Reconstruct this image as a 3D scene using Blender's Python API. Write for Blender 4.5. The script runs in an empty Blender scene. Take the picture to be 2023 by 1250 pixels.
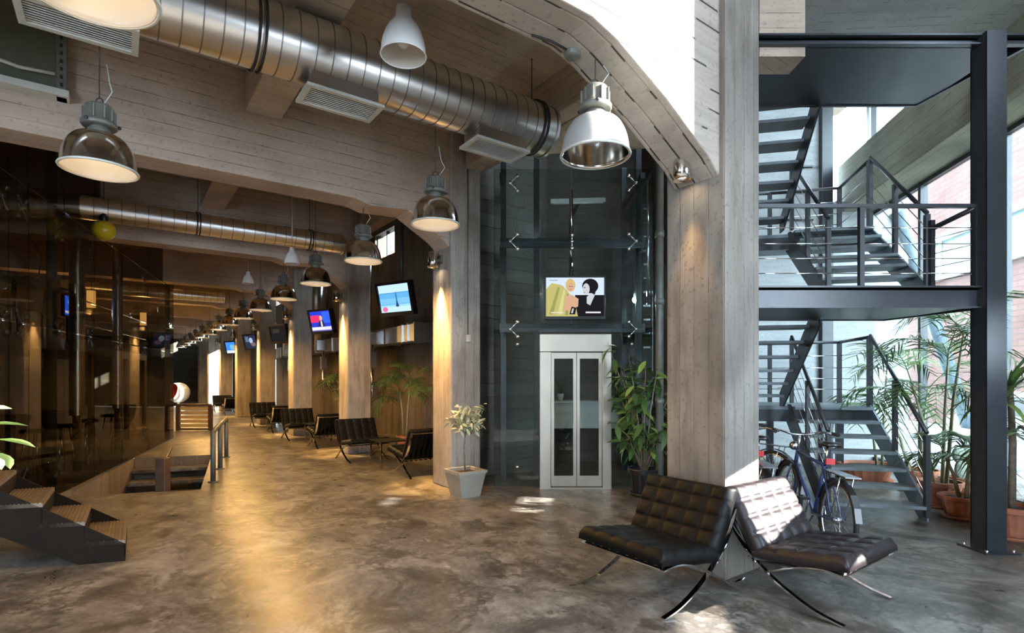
import bpy, bmesh, math, random
from mathutils import Vector, Matrix
R = math.radians
random.seed(7)
scene = bpy.context.scene
COL = scene.collection

# ------------------------------------------------------------------ camera
FPX, CX, HV = 1068.0, 1011.5, 745.0        # focal length in pixels, centre column, horizon row
CAMZ = 1.5
cam_d = bpy.data.cameras.new('camera')
cam = bpy.data.objects.new('camera', cam_d)
COL.objects.link(cam)
cam_d.sensor_width = 36.0
cam_d.sensor_fit = 'HORIZONTAL'
cam_d.lens = 36.0 * FPX / 2023.0
cam_d.shift_y = (HV - 625.0) / 2023.0
cam_d.clip_start = 0.05
cam_d.clip_end = 300
cam.location = (0, 0, CAMZ)
cam.rotation_euler = (R(90), 0, 0)
scene.camera = cam

# ------------------------------------------------------------------ world, sun, exposure
world = bpy.data.worlds.new('world')
scene.world = world
world.use_nodes = True
wn = world.node_tree
wn.nodes.clear()
wo = wn.nodes.new('ShaderNodeOutputWorld')
wb = wn.nodes.new('ShaderNodeBackground')
wb.inputs['Color'].default_value = (0.66, 0.82, 1.0, 1)
wb.inputs['Strength'].default_value = 9.5
wn.links.new(wb.outputs[0], wo.inputs[0])

SUNV = Vector((0.912, -0.235, 0.337)).normalized()     # towards the sun
sd = bpy.data.lights.new('sun', 'SUN')
sd.energy = 18.0
sd.angle = R(0.5)
sd.color = (1.0, 0.96, 0.9)
so = bpy.data.objects.new('sun', sd)
COL.objects.link(so)
so.rotation_euler = SUNV.to_track_quat('Z', 'Y').to_euler()
so.location = (20, -5, 12)

vs_ = scene.view_settings
vs_.view_transform = 'Standard'
vs_.look = 'None'
vs_.exposure = 1.5
vs_.gamma = 1.0
vs_.use_curve_mapping = False

scene.cycles.max_bounces = 8
scene.cycles.diffuse_bounces = 3
scene.cycles.glossy_bounces = 3
scene.cycles.transparent_max_bounces = 12
scene.cycles.caustics_reflective = False
scene.cycles.caustics_refractive = False

PEND_W = 66.0       # watts in a pendant
SPOT_W = 480.0        # watts in a pillar spot
WARM = (1.0, 0.565, 0.175)

# ------------------------------------------------------------------ frames of reference
O = Vector((1.565, 3.966, 0))                  # near corner of the first pillar
A = Vector((-0.588, 0.809, 0)).normalized()    # along the corridor
Bv = Vector((0.809, 0.588, 0)).normalized()    # across it
UP = Vector((0, 0, 1))
def B(s, t, z=0.0):
    return O + A * s + Bv * t + UP * z
def P(u, v, Y):
    return Vector(((u - CX) / FPX * Y, Y, CAMZ - (v - HV) / FPX * Y))
def G(u, v):
    Y = CAMZ * FPX / (v - HV)
    return Vector(((u - CX) / FPX * Y, Y, 0))
def Vv(*a):
    return Vector(a)

# ------------------------------------------------------------------ mesh building
def root_offset(o):
    off = Vector((0, 0, 0))
    while o is not None:
        off += o.location
        o = o.parent
    return off

class MB:
    def __init__(self):
        self.v, self.f, self.m, self.s = [], [], [], []
    def add(self, vs, fs, mi=0, smooth=False):
        n = len(self.v)
        self.v += [Vector(p) for p in vs]
        for f in fs:
            self.f.append(tuple(i + n for i in f))
            self.m.append(mi)
            self.s.append(smooth)
        return self
    def box(self, c, size, ax=None, mi=0):
        ax = ax or (Vv(1, 0, 0), Vv(0, 1, 0), Vv(0, 0, 1))
        c = Vector(c)
        h = [x / 2 for x in size]
        vs = []
        for k in (-1, 1):
            for j in (-1, 1):
                for i in (-1, 1):
                    vs.append(c + ax[0] * (i * h[0]) + ax[1] * (j * h[1]) + ax[2] * (k * h[2]))
        return self.add(vs, [(0, 2, 3, 1), (4, 5, 7, 6), (0, 1, 5, 4), (2, 6, 7, 3), (0, 4, 6, 2), (1, 3, 7, 5)], mi)
    def bb(self, s0, s1, t0, t1, z0, z1, mi=0):
        return self.box(B((s0 + s1) / 2, (t0 + t1) / 2, (z0 + z1) / 2), (s1 - s0, t1 - t0, z1 - z0), (A, Bv, UP), mi)
    def wb(self, x0, x1, y0, y1, z0, z1, mi=0):
        return self.box(((x0 + x1) / 2, (y0 + y1) / 2, (z0 + z1) / 2), (x1 - x0, y1 - y0, z1 - z0), None, mi)
    def beam(self, p, q, w, h, up=UP, mi=0):
        p, q = Vector(p), Vector(q)
        d = (q - p)
        L = d.length
        d.normalize()
        side = d.cross(up)
        if side.length < 1e-4:
            side = d.cross(Vv(1, 0, 0))
        side.normalize()
        u2 = side.cross(d)
        return self.box((p + q) / 2, (L, w, h), (d, side, u2), mi)
    def prism(self, poly, ext, mi=0):
        n = len(poly)
        ext = Vector(ext)
        vs = [Vector(p) for p in poly] + [Vector(p) + ext for p in poly]
        fs = [tuple(reversed(range(n))), tuple(range(n, 2 * n))]
        for i in range(n):
            j = (i + 1) % n
            fs.append((i, j, n + j, n + i))
        return self.add(vs, fs, mi)
    def tube(self, path, r, n=8, mi=0, smooth=True, cap=True):
        path = [Vector(p) for p in path]
        k = len(path)
        rs = r if isinstance(r, (list, tuple)) else [r] * k
        vs, fs = [], []
        prev = None
        for i, p in enumerate(path):
            d = (path[min(i + 1, k - 1)] - path[max(i - 1, 0)])
            d.normalize()
            if prev is None:
                a = d.cross(UP)
                if a.length < 1e-3:
                    a = d.cross(Vv(1, 0, 0))
            else:
                a = prev - d * prev.dot(d)
                if a.length < 1e-4:
                    a = d.cross(Vv(1, 0, 0))
            a.normalize()
            prev = a
            b = d.cross(a)
            for j in range(n):
                th = 2 * math.pi * j / n
                vs.append(p + (a * math.cos(th) + b * math.sin(th)) * rs[i])
        for i in range(k - 1):
            for j in range(n):
                jj = (j + 1) % n
                fs.append((i * n + j, i * n + jj, (i + 1) * n + jj, (i + 1) * n + j))
        self.add(vs, fs, mi, smooth)
        if cap:
            m = len(self.v) - len(vs)
            self.f.append(tuple(m + j for j in reversed(range(n)))); self.m.append(mi); self.s.append(False)
            self.f.append(tuple(m + (k - 1) * n + j for j in range(n))); self.m.append(mi); self.s.append(False)
        return self
    def bar(self, path, w, h, wdir, mi=0):
        """flat bar swept along a path; w along wdir, h across it"""
        path = [Vector(p) for p in path]
        wdir = Vector(wdir).normalized()
        k = len(path)
        vs, fs = [], []
        for i, p in enumerate(path):
            d = (path[min(i + 1, k - 1)] - path[max(i - 1, 0)]).normalized()
            nn = d.cross(wdir).normalized()
            for a, b in ((-1, -1), (1, -1), (1, 1), (-1, 1)):
                vs.append(p + wdir * (a * w / 2) + nn * (b * h / 2))
        for i in range(k - 1):
            for j in range(4):
                jj = (j + 1) % 4
                fs.append((i * 4 + j, i * 4 + jj, (i + 1) * 4 + jj, (i + 1) * 4 + j))
        fs.append((3, 2, 1, 0))
        fs.append(tuple((k - 1) * 4 + j for j in range(4)))
        return self.add(vs, fs, mi)
    def lathe(self, prof, c=(0, 0, 0), ax=None, n=24, mi=0, smooth=True, cap0=False, cap1=False):
        ax = ax or (Vv(1, 0, 0), Vv(0, 1, 0), Vv(0, 0, 1))
        c = Vector(c)
        vs, fs = [], []
        for r, z in prof:
            for j in range(n):
                th = 2 * math.pi * j / n
                vs.append(c + ax[0] * (r * math.cos(th)) + ax[1] * (r * math.sin(th)) + ax[2] * z)
        for i in range(len(prof) - 1):
            for j in range(n):
                jj = (j + 1) % n
                fs.append((i * n + j, i * n + jj, (i + 1) * n + jj, (i + 1) * n + j))
        self.add(vs, fs, mi, smooth)
        m = len(self.v) - len(vs)
        if cap0:
            self.f.append(tuple(m + j for j in reversed(range(n)))); self.m.append(mi); self.s.append(False)
        if cap1:
            q = m + (len(prof) - 1) * n
            self.f.append(tuple(q + j for j in range(n))); self.m.append(mi); self.s.append(False)
        return self
    def ball(self, c, r, n=12, mi=0, sz=1.0):
        prof = []
        k = max(6, n // 2)
        for i in range(k + 1):
            a = -math.pi / 2 + math.pi * i / k
            prof.append((max(1e-4, r * math.cos(a)), r * sz * math.sin(a)))
        return self.lathe(prof, c, None, n, mi)
    def torus(self, c, R0, r, ax, n=28, m=6, mi=0):
        pts = []
        vs, fs = [], []
        c = Vector(c)
        for i in range(n):
            a = 2 * math.pi * i / n
            d = ax[0] * math.cos(a) + ax[1] * math.sin(a)
            for j in range(m):
                b = 2 * math.pi * j / m
                vs.append(c + d * (R0 + r * math.cos(b)) + ax[2] * (r * math.sin(b)))
        for i in range(n):
            ii = (i + 1) % n
            for j in range(m):
                jj = (j + 1) % m
                fs.append((i * m + j, ii * m + j, ii * m + jj, i * m + jj))
        return self.add(vs, fs, mi, True)
    def mesh(self, name, mats, off=Vector((0, 0, 0))):
        me = bpy.data.meshes.new(name)
        me.from_pydata([tuple(p - off) for p in self.v], [], self.f)
        for mt in (mats if isinstance(mats, (list, tuple)) else [mats]):
            me.materials.append(mt)
        me.polygons.foreach_set('material_index', self.m)
        me.polygons.foreach_set('use_smooth', self.s)
        me.update()
        bm = bmesh.new()
        bm.from_mesh(me)
        bmesh.ops.recalc_face_normals(bm, faces=bm.faces)
        bm.to_mesh(me)
        bm.free()
        return me
    def build(self, name, mats, parent=None, bevel=0.0, label=None):
        off = root_offset(parent) if parent else Vector((0, 0, 0))
        me = self.mesh(name, mats, off)
        o = bpy.data.objects.new(name, me)
        COL.objects.link(o)
        if parent:
            o.parent = parent
        if bevel:
            b = o.modifiers.new('bevel', 'BEVEL')
            b.width = bevel
            b.segments = 2
            b.limit_method = 'ANGLE'
            b.angle_limit = R(40)
        if label:
            o['label'] = label
        return o

def tag(o, label=None, cat=None, group=None, kind=None):
    if label: o['label'] = label
    if cat: o['category'] = cat
    if group: o['group'] = group
    if kind: o['kind'] = kind
    return o
def thing(name, label, cat, loc=(0, 0, 0), group=None, kind=None):
    o = bpy.data.objects.new(name, None)
    COL.objects.link(o)
    o.empty_display_size = 0.1
    o.location = loc
    return tag(o, label, cat, group, kind)
def copy_tree(o, parent=None):
    c = o.copy()
    COL.objects.link(c)
    c.parent = parent
    for ch in list(o.children):
        copy_tree(ch, c)
    return c
def piece(name, me, parent, loc=(0, 0, 0), rot=(0, 0, 0), scale=(1, 1, 1)):
    o = bpy.data.objects.new(name, me)
    COL.objects.link(o)
    o.parent = parent
    o.location = loc
    o.rotation_euler = rot
    o.scale = scale
    return o
def lamp_light(kind, loc, energy, color, parent=None, radius=0.04, **kw):
    d = bpy.data.lights.new('lamp_light', kind)
    d.energy = energy
    d.color = color
    d.shadow_soft_size = radius
    for k, v in kw.items():
        setattr(d, k, v)
    o = bpy.data.objects.new('lamp_light', d)
    COL.objects.link(o)
    o.location = loc
    if parent:
        o.parent = parent
    return o

# ------------------------------------------------------------------ materials
class NT:
    def __init__(self, name):
        self.mat = bpy.data.materials.new(name)
        self.mat.use_nodes = True
        self.t = self.mat.node_tree
        self.t.nodes.clear()
        self.out = self.n('ShaderNodeOutputMaterial')
    def n(self, typ, **kw):
        nd = self.t.nodes.new(typ)
        for k, v in kw.items():
            setattr(nd, k, v)
        return nd
    def l(self, a, b):
        self.t.links.new(a, b)
    def set(self, sock, v):
        if hasattr(v, 'is_output') or isinstance(v, bpy.types.NodeSocket):
            self.l(v, sock)
        else:
            sock.default_value = v
    def math(self, op, a, b=0.0, c=0.0, clamp=False):
        nd = self.n('ShaderNodeMath', operation=op, use_clamp=clamp)
        self.set(nd.inputs[0], a); self.set(nd.inputs[1], b)
        if op in ('MULTIPLY_ADD', 'SMOOTH_MIN', 'SMOOTH_MAX', 'COMPARE'):
            self.set(nd.inputs[2], c)
        return nd.outputs[0]
    def mix(self, f, a, b, mode='MIX'):
        nd = self.n('ShaderNodeMix', data_type='RGBA', blend_type=mode)
        self.set(nd.inputs[0], f); self.set(nd.inputs[6], a); self.set(nd.inputs[7], b)
        return nd.outputs[2]
    def noise(self, vec, scale, detail=4.0, rough=0.55, dim='3D'):
        nd = self.n('ShaderNodeTexNoise', noise_dimensions=dim)
        if vec is not None:
            self.l(vec, nd.inputs['Vector'])
        nd.inputs['Scale'].default_value = scale
        nd.inputs['Detail'].default_value = detail
        nd.inputs['Roughness'].default_value = rough
        return nd.outputs['Fac']
    def ramp(self, f, stops):
        nd = self.n('ShaderNodeValToRGB')
        el = nd.color_ramp.elements
        while len(el) < len(stops):
            el.new(0.5)
        for e, (p, c) in zip(el, stops):
            e.position = p
            e.color = (*c, 1) if len(c) == 3 else c
        self.l(f, nd.inputs[0])
        return nd.outputs[0]
    def bsdf(self, color, rough=0.5, metal=0.0, normal=None, **kw):
        nd = self.n('ShaderNodeBsdfPrincipled')
        self.set(nd.inputs['Base Color'], color if not isinstance(color, tuple) else (*color[:3], 1))
        self.set(nd.inputs['Roughness'], rough)
        self.set(nd.inputs['Metallic'], metal)
        if normal is not None:
            self.l(normal, nd.inputs['Normal'])
        for k, v in kw.items():
            nd.inputs[k].default_value = v
        self.l(nd.outputs[0], self.out.inputs[0])
        return nd
    def bump(self, h, strength=0.3, dist=0.02):
        nd = self.n('ShaderNodeBump')
        nd.inputs['Strength'].default_value = strength
        nd.inputs['Distance'].default_value = dist
        self.l(h, nd.inputs['Height'])
        return nd.outputs[0]

def simple(name, col, rough=0.5, metal=0.0, var=0.12, scale=6.0, bump=0.0, **kw):
    m = NT(name)
    tc = m.n('ShaderNodeTexCoord')
    nz = m.noise(tc.outputs['Object'], scale, 3)
    dark = tuple(c * (1 - var) for c in col)
    lite = tuple(min(1, c * (1 + var)) for c in col)
    c = m.ramp(nz, [(0.3, dark), (0.7, lite)])
    nrm = m.bump(nz, bump, 0.01) if bump else None
    m.bsdf(c, rough, metal, nrm, **kw)
    return m.mat

def emit(name, col, strength):
    m = NT(name)
    e = m.n('ShaderNodeEmission')
    e.inputs[0].default_value = (*col, 1)
    e.inputs[1].default_value = strength
    m.l(e.outputs[0], m.out.inputs[0])
    return m.mat

def bcoords(m, ang=None):
    """world position turned into (s, t, z) of the concrete frames"""
    g = m.n('ShaderNodeNewGeometry')
    mp = m.n('ShaderNodeMapping', vector_type='POINT')
    m.l(g.outputs['Position'], mp.inputs[0])
    if ang is None:
        ang = math.atan2(A.y, A.x)
    mp.inputs['Rotation'].default_value = (0, 0, -ang)
    sp = m.n('ShaderNodeSeparateXYZ')
    m.l(mp.outputs[0], sp.inputs[0])
    nm = m.n('ShaderNodeSeparateXYZ')
    m.l(g.outputs['Normal'], nm.inputs[0])
    return g, mp.outputs[0], sp.outputs, nm.outputs

def concrete(name, base=(0.34, 0.31, 0.27), mode='h', width=0.13, contrast=1.0, jw=0.93, jd=None, ang=None):
    """board-marked concrete; mode h: boards lie level, v: boards stand upright"""
    m = NT(name)
    g, vec, (s, t, z), nm = bcoords(m, ang)
    flat = m.math('GREATER_THAN', m.math('ABSOLUTE', nm[2]), 0.6)
    if mode == 'h':
        co = m.math('ADD', m.math('MULTIPLY', z, m.math('SUBTRACT', 1.0, flat)), m.math('MULTIPLY', s, flat))
        stretch = (2.0, 0.35, 8.0)
    else:
        co = m.math('ADD', s, t)
        stretch = (6.0, 6.0, 0.5)
    q = m.math('DIVIDE', co, width)
    fr = m.math('FRACT', q)
    cell = m.math('FLOOR', q)
    edge = m.math('MULTIPLY', m.math('ABSOLUTE', m.math('SUBTRACT', fr, 0.5)), 2.0)     # 1 at the joints
    joint = m.math('SMOOTH_MIN', 1.0, m.math('MAXIMUM', 0.0, m.math('MULTIPLY', m.math('SUBTRACT', edge, jw), 1.3 / (1 - jw))), 0.1)
    wn_ = m.n('ShaderNodeTexWhiteNoise', noise_dimensions='1D')
    m.l(cell, wn_.inputs['W'])
    mp = m.n('ShaderNodeMapping')
    m.l(vec, mp.inputs[0])
    mp.inputs['Scale'].default_value = stretch
    grain = m.noise(mp.outputs[0], 2.0, 3, 0.65)
    blot = m.noise(vec, 1.1, 2, 0.6)
    fine = m.noise(vec, 28.0, 1, 0.6)
    blot2 = m.noise(vec, 3.7, 1, 0.6)
    dark = tuple(c * 0.55 for c in base)
    lite = tuple(min(1, c * 1.35) for c in base)
    c = m.ramp(blot, [(0.25, tuple(c * (1 - 0.35 * contrast) for c in base)), (0.5, base), (0.75, tuple(c * (1 + 0.28 * contrast) for c in base))])
    c = m.mix(0.28, c, m.ramp(grain, [(0.3, dark), (0.7, lite)]), 'MIX')
    c = m.mix(m.math('MULTIPLY', m.math('SUBTRACT', wn_.outputs[0], 0.5), 0.10), c, (0.75, 0.72, 0.68, 1), 'MIX')
    c = m.mix(m.math('MULTIPLY', m.math('MULTIPLY', joint, m.math('GREATER_THAN', blot2, 0.53)), jd or (0.6 if mode == 'h' else 0.4)), c, (*[x * (0.03 if jd else 0.15) for x in base], 1))
    c = m.mix(m.math('MULTIPLY', m.math('GREATER_THAN', fine, 0.66), 0.4), c, (*[x * 0.45 for x in base], 1))
    if mode == 'v':
        mq = m.n('ShaderNodeMapping'); m.l(vec, mq.inputs[0]); mq.inputs['Scale'].default_value = (4.0, 4.0, 0.8)
        stain = m.noise(mq.outputs[0], 1.3, 4, 0.7)
        c = m.mix(m.ramp(stain, [(0.5, (0, 0, 0)), (0.66, (0.55, 0.55, 0.55))]), c, (*[x * k for x, k in zip(base, (0.42, 0.36, 0.30))], 1))
    h = m.math('ADD', m.math('ADD', m.math('MULTIPLY', grain, 0.5), m.math('MULTIPLY', wn_.outputs[0], 0.35)),
               m.math('MULTIPLY', joint, -0.8))
    m.bsdf(c, 0.78, 0.0, m.bump(h, 0.55, 0.015))
    return m.mat

def floor_mat():
    m = NT('polished_concrete')
    g, vec, (s, t, z), nm = bcoords(m)
    wv = m.n('ShaderNodeTexNoise')
    m.l(vec, wv.inputs['Vector']); wv.inputs['Scale'].default_value = 0.8
    va = m.n('ShaderNodeVectorMath', operation='MULTIPLY_ADD')
    m.l(wv.outputs['Color'], va.inputs[0]); va.inputs[1].default_value = (0.9, 0.9, 0.9); m.l(vec, va.inputs[2])
    big = m.noise(va.outputs[0], 0.55, 3, 0.6)
    mid = m.noise(va.outputs[0], 3.4, 7, 0.78)
    fine = m.noise(vec, 16.0, 3, 0.65)
    c = m.ramp(big, [(0.35, (0.085, 0.076, 0.065)), (0.5, (0.165, 0.152, 0.135)), (0.65, (0.26, 0.245, 0.222))])
    c = m.mix(0.6, c, m.ramp(mid, [(0.37, (0.035, 0.029, 0.023)), (0.455, (0.11, 0.097, 0.082)), (0.53, (0.20, 0.185, 0.162)), (0.64, (0.36, 0.34, 0.31))]))
    c = m.mix(0.12, c, m.ramp(fine, [(0.38, (0.05, 0.044, 0.038)), (0.62, (0.34, 0.31, 0.28))]))
    vo = m.n('ShaderNodeTexVoronoi', feature='DISTANCE_TO_EDGE')
    wz = m.n('ShaderNodeTexNoise'); m.l(vec, wz.inputs['Vector']); wz.inputs['Scale'].default_value = 2.2; wz.inputs['Detail'].default_value = 4; wz.inputs['Roughness'].default_value = 0.7
    vb = m.n('ShaderNodeVectorMath', operation='MULTIPLY_ADD')
    m.l(wz.outputs['Color'], vb.inputs[0]); vb.inputs[1].default_value = (1.6, 1.6, 1.6); m.l(vec, vb.inputs[2])
    m.l(vb.outputs[0], vo.inputs['Vector']); vo.inputs['Scale'].default_value = 0.9
    vein = m.math('SUBTRACT', 1.0, m.math('MULTIPLY', vo.outputs['Distance'], 14.0), clamp=True)
    vein = m.math('MULTIPLY', vein, m.math('MULTIPLY', m.math('SUBTRACT', mid, 0.36, clamp=True), 4.0, clamp=True))
    c = m.mix(m.math('MULTIPLY', vein, 0.85), c, (0.03, 0.024, 0.019, 1))
    smear = m.n('ShaderNodeMapping'); m.l(va.outputs[0], smear.inputs[0]); smear.inputs['Scale'].default_value = (1.5, 1.9, 1.0)
    sm = m.noise(smear.outputs[0], 1.7, 5, 0.68)
    c = m.mix(m.ramp(sm, [(0.49, (0, 0, 0)), (0.60, (0.72, 0.72, 0.72))]), c, (0.045, 0.037, 0.028, 1))
    ro = m.math('ADD', 0.17, m.math('MULTIPLY', mid, 0.30))
    m.bsdf(c, ro, 0.0, m.bump(m.math('ADD', mid, m.math('MULTIPLY', fine, 0.3)), 0.05, 0.01), **{'Specular IOR Level': 0.17})
    return m.mat

def glass_mat(name, tint=(0.86, 0.90, 0.88), rough=0.0, boost=1.0, refl=(0.95, 0.97, 1)):
    m = NT(name)
    tr = m.n('ShaderNodeBsdfTransparent'); tr.inputs[0].default_value = (*tint, 1)
    gl = m.n('ShaderNodeBsdfGlossy'); gl.inputs['Roughness'].default_value = rough
    gl.inputs['Color'].default_value = (*refl, 1)
    g = m.n('ShaderNodeNewGeometry')
    dt = m.n('ShaderNodeVectorMath', operation='DOT_PRODUCT')
    m.l(g.outputs['Normal'], dt.inputs[0]); m.l(g.outputs['Incoming'], dt.inputs[1])
    c1 = m.math('SUBTRACT', 1.0, m.math('ABSOLUTE', dt.outputs['Value']), clamp=True)
    k = m.math('MULTIPLY', m.math('ADD', 0.04, m.math('MULTIPLY', m.math('POWER', c1, 5.0), 0.96)), boost, clamp=True)
    mx = m.n('ShaderNodeMixShader')
    m.l(k, mx.inputs[0]); m.l(tr.outputs[0], mx.inputs[1]); m.l(gl.outputs[0], mx.inputs[2])
    m.l(mx.outputs[0], m.out.inputs[0])
    return m.mat

def metal_mat(name, col, rough=0.25, scale=40.0, var=0.1, rv=0.12):
    m = NT(name)
    tc = m.n('ShaderNodeTexCoord')
    nz = m.noise(tc.outputs['Object'], scale, 4)
    big = m.noise(tc.outputs['Object'], scale * 0.1, 3)
    c = m.ramp(big, [(0.3, tuple(x * (1 - var) for x in col)), (0.7, tuple(min(1, x * (1 + var)) for x in col))])
    m.bsdf(c, m.math('ADD', rough, m.math('MULTIPLY', m.math('SUBTRACT', nz, 0.5), rv)), 1.0)
    return m.mat

def brick_mat():
    m = NT('pale_brick')
    g = m.n('ShaderNodeNewGeometry')
    sp = m.n('ShaderNodeSeparateXYZ'); m.l(g.outputs['Position'], sp.inputs[0])
    cb = m.n('ShaderNodeCombineXYZ'); m.l(sp.outputs[1], cb.inputs[0]); m.l(sp.outputs[2], cb.inputs[1])
    br = m.n('ShaderNodeTexBrick')
    m.l(cb.outputs[0], br.inputs['Vector'])
    br.inputs['Scale'].default_value = 1.0
    br.inputs['Brick Width'].default_value = 0.5
    br.inputs['Row Height'].default_value = 0.14
    br.inputs['Mortar Size'].default_value = 0.012
    br.inputs['Color1'].default_value = (0.125, 0.052, 0.04, 1)
    br.inputs['Color2'].default_value = (0.16, 0.072, 0.058, 1)
    br.inputs['Mortar'].default_value = (0.07, 0.036, 0.03, 1)
    nz = m.noise(g.outputs['Position'], 0.6, 4)
    c = m.mix(0.25, br.outputs['Color'], m.ramp(nz, [(0.3, (0.095, 0.045, 0.037)), (0.7, (0.20, 0.14, 0.12))]))
    m.bsdf(c, 0.85, 0.0, m.bump(br.outputs['Fac'], -0.4, 0.02))
    return m.mat

M = {}
M['conc_h'] = concrete('concrete_level_boards', (0.50, 0.395, 0.31), 'h')
M['conc_gap'] = concrete('concrete_gapped_boards', (0.41, 0.355, 0.295), 'h', 0.15, 1.0, 0.86, 1.0)
M['conc_land'] = concrete('concrete_landing_boards', (0.55, 0.53, 0.49), 'h', 0.13, 1.0, 0.92, None, R(86))
M['conc_street'] = concrete('concrete_street_beam_boards', (0.30, 0.285, 0.205), 'h', 0.19, 1.2, 0.94, None, R(-10.1))
M['conc_v'] = concrete('concrete_upright_boards', (0.38, 0.335, 0.285), 'v', 0.14, 1.5)
M['conc_v1'] = concrete('concrete_weathered_boards', (0.225, 0.198, 0.168), 'v', 0.13, 2.0)
M['conc_ceil'] = concrete('concrete_ceiling_boards', (0.55, 0.45, 0.36), 'h')
M['conc_dark'] = concrete('concrete_dark_boards', (0.10, 0.092, 0.080), 'h', 0.2)
M['conc_lift'] = concrete('concrete_lift_wall', (0.135, 0.125, 0.112), 'h', 0.2)
M['conc_wall'] = concrete('concrete_brown_wall', (0.15, 0.118, 0.085), 'v', 0.6, 0.8)
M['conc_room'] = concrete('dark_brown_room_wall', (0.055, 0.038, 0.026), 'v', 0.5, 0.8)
M['panel'] = concrete('concrete_grey_panel', (0.36, 0.38, 0.38), 'h', 1.3, 0.4)
M['floor'] = floor_mat()
M['glass'] = glass_mat('clear_glass')
M['glass_lift'] = glass_mat('lift_glass', (0.80, 0.85, 0.84))
M['glass_dark'] = glass_mat('smoked_glass', (0.60, 0.56, 0.50), 0.0, 0.7, (0.50, 0.50, 0.50))
M['seam'] = metal_mat('duct_seam', (0.30, 0.29, 0.28), 0.4)
M['galv'] = metal_mat('galvanised_sheet', (0.76, 0.76, 0.75), 0.30, 14.0, 0.06, 0.04)
M['alu'] = metal_mat('spun_aluminium', (0.66, 0.64, 0.60), 0.15, 30.0)
M['satin'] = simple('satin_grey_paint', (0.50, 0.50, 0.48), 0.35, 0.35, 0.05)
M['chrome'] = metal_mat('chrome', (0.78, 0.78, 0.78), 0.08, 30.0, 0.03, 0.04)
M['stainless'] = metal_mat('brushed_stainless', (0.50, 0.455, 0.37), 0.32, 22.0)
M['steel'] = simple('black_painted_steel', (0.030, 0.034, 0.040), 0.32, 0.0, 0.2)
M['steel_olive'] = simple('olive_grey_steel', (0.075, 0.08, 0.068), 0.45, 0.0, 0.2)
M['gear'] = simple('grey_green_casting', (0.16, 0.16, 0.135), 0.45, 0.2, 0.2)
M['leather'] = simple('black_leather', (0.006, 0.006, 0.006), 0.5, 0.0, 0.3, 40.0, 0.12, **{'Specular IOR Level': 0.14})
M['leather_br'] = simple('dark_brown_leather', (0.020, 0.0145, 0.0155), 0.42, 0.0, 0.25, 40.0, 0.12, **{'Specular IOR Level': 0.4})
M['white'] = simple('white_enamel', (0.78, 0.78, 0.76), 0.3, 0.0, 0.04)
M['lining'] = simple('white_reflector_lining', (0.62, 0.56, 0.48), 0.35, 0.0, 0.03)
M['cream'] = simple('pale_grille_paint', (0.55, 0.56, 0.50), 0.5, 0.0, 0.06)
M['rubber'] = simple('black_rubber', (0.015, 0.015, 0.016), 0.6, 0.0, 0.2)
M['terra'] = simple('terracotta', (0.42, 0.155, 0.085), 0.7, 0.0, 0.2, 9.0, 0.15)
M['soil'] = simple('dark_soil', (0.05, 0.035, 0.025), 0.95, 0.0, 0.4, 60.0, 0.5)
M['leaf'] = simple('green_leaf', (0.065, 0.135, 0.035), 0.42, 0.0, 0.35, 3.0)
M['leaf_lt'] = simple('light_green_leaf', (0.20, 0.33, 0.07), 0.42, 0.0, 0.3, 3.0)
M['leaf_pale'] = simple('pale_olive_leaf', (0.50, 0.54, 0.36), 0.5, 0.0, 0.3, 5.0)
M['leaf_palm'] = simple('palm_leaf', (0.095, 0.17, 0.05), 0.45, 0.0, 0.4, 2.0)
M['bark'] = simple('grey_brown_bark', (0.20, 0.155, 0.11), 0.85, 0.0, 0.3, 14.0, 0.4)
M['bamboo'] = simple('pale_stem', (0.36, 0.33, 0.20), 0.6, 0.0, 0.2, 10.0)
M['plastic'] = simple('black_plastic', (0.012, 0.012, 0.014), 0.3, 0.0, 0.1)
M['step_dark'] = simple('dark_brown_steel', (0.014, 0.010, 0.007), 0.7, 0.0, 0.2, 6.0, **{'Specular IOR Level': 0.1})
M['red'] = simple('red_plastic', (0.55, 0.03, 0.03), 0.4, 0.0, 0.1)
M['blue'] = simple('blue_steel_paint', (0.16, 0.22, 0.27), 0.35, 0.0, 0.12)
M['bikeblue'] = simple('dark_blue_enamel', (0.03, 0.05, 0.14), 0.28, 0.0, 0.15)
M['bikesilver'] = metal_mat('bike_silver', (0.6, 0.63, 0.68), 0.25)
M['bulb'] = emit('lit_bulb', (1.0, 0.82, 0.58), 5.0)
M['spotlens'] = emit('lit_lens', (1.0, 0.80, 0.52), 9.0)
M['brick'] = brick_mat()
M['tread'] = simple('worn_steel_tread', (0.20, 0.155, 0.11), 0.45, 0.4, 0.25, 10.0)
M['steptop'] = simple('blue_grey_tread', (0.20, 0.235, 0.25), 0.5, 0.0, 0.15, 8.0)
M['yellow'] = simple('yellow_glass', (0.62, 0.47, 0.02), 0.3, 0.0, 0.08)
M['whitepaint'] = simple('white_paint', (0.80, 0.80, 0.79), 0.35, 0.0, 0.03)
M['asphalt'] = simple('grey_paving', (0.20, 0.20, 0.20), 0.85, 0.0, 0.2, 3.0)
M['pane_teal'] = simple('teal_window', (0.14, 0.21, 0.21), 0.15, 0.0, 0.1)
M['pot_grey'] = simple('pale_square_pot', (0.29, 0.275, 0.235), 0.6, 0.0, 0.1)
M['wood'] = simple('light_wood_slat', (0.55, 0.40, 0.20), 0.5, 0.0, 0.15, 6.0)
M['woodd'] = simple('dark_wood', (0.075, 0.045, 0.028), 0.5, 0.0, 0.25, 8.0)
M['amber'] = emit('amber_lampshade', (1.0, 0.55, 0.16), 0.7)

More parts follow.
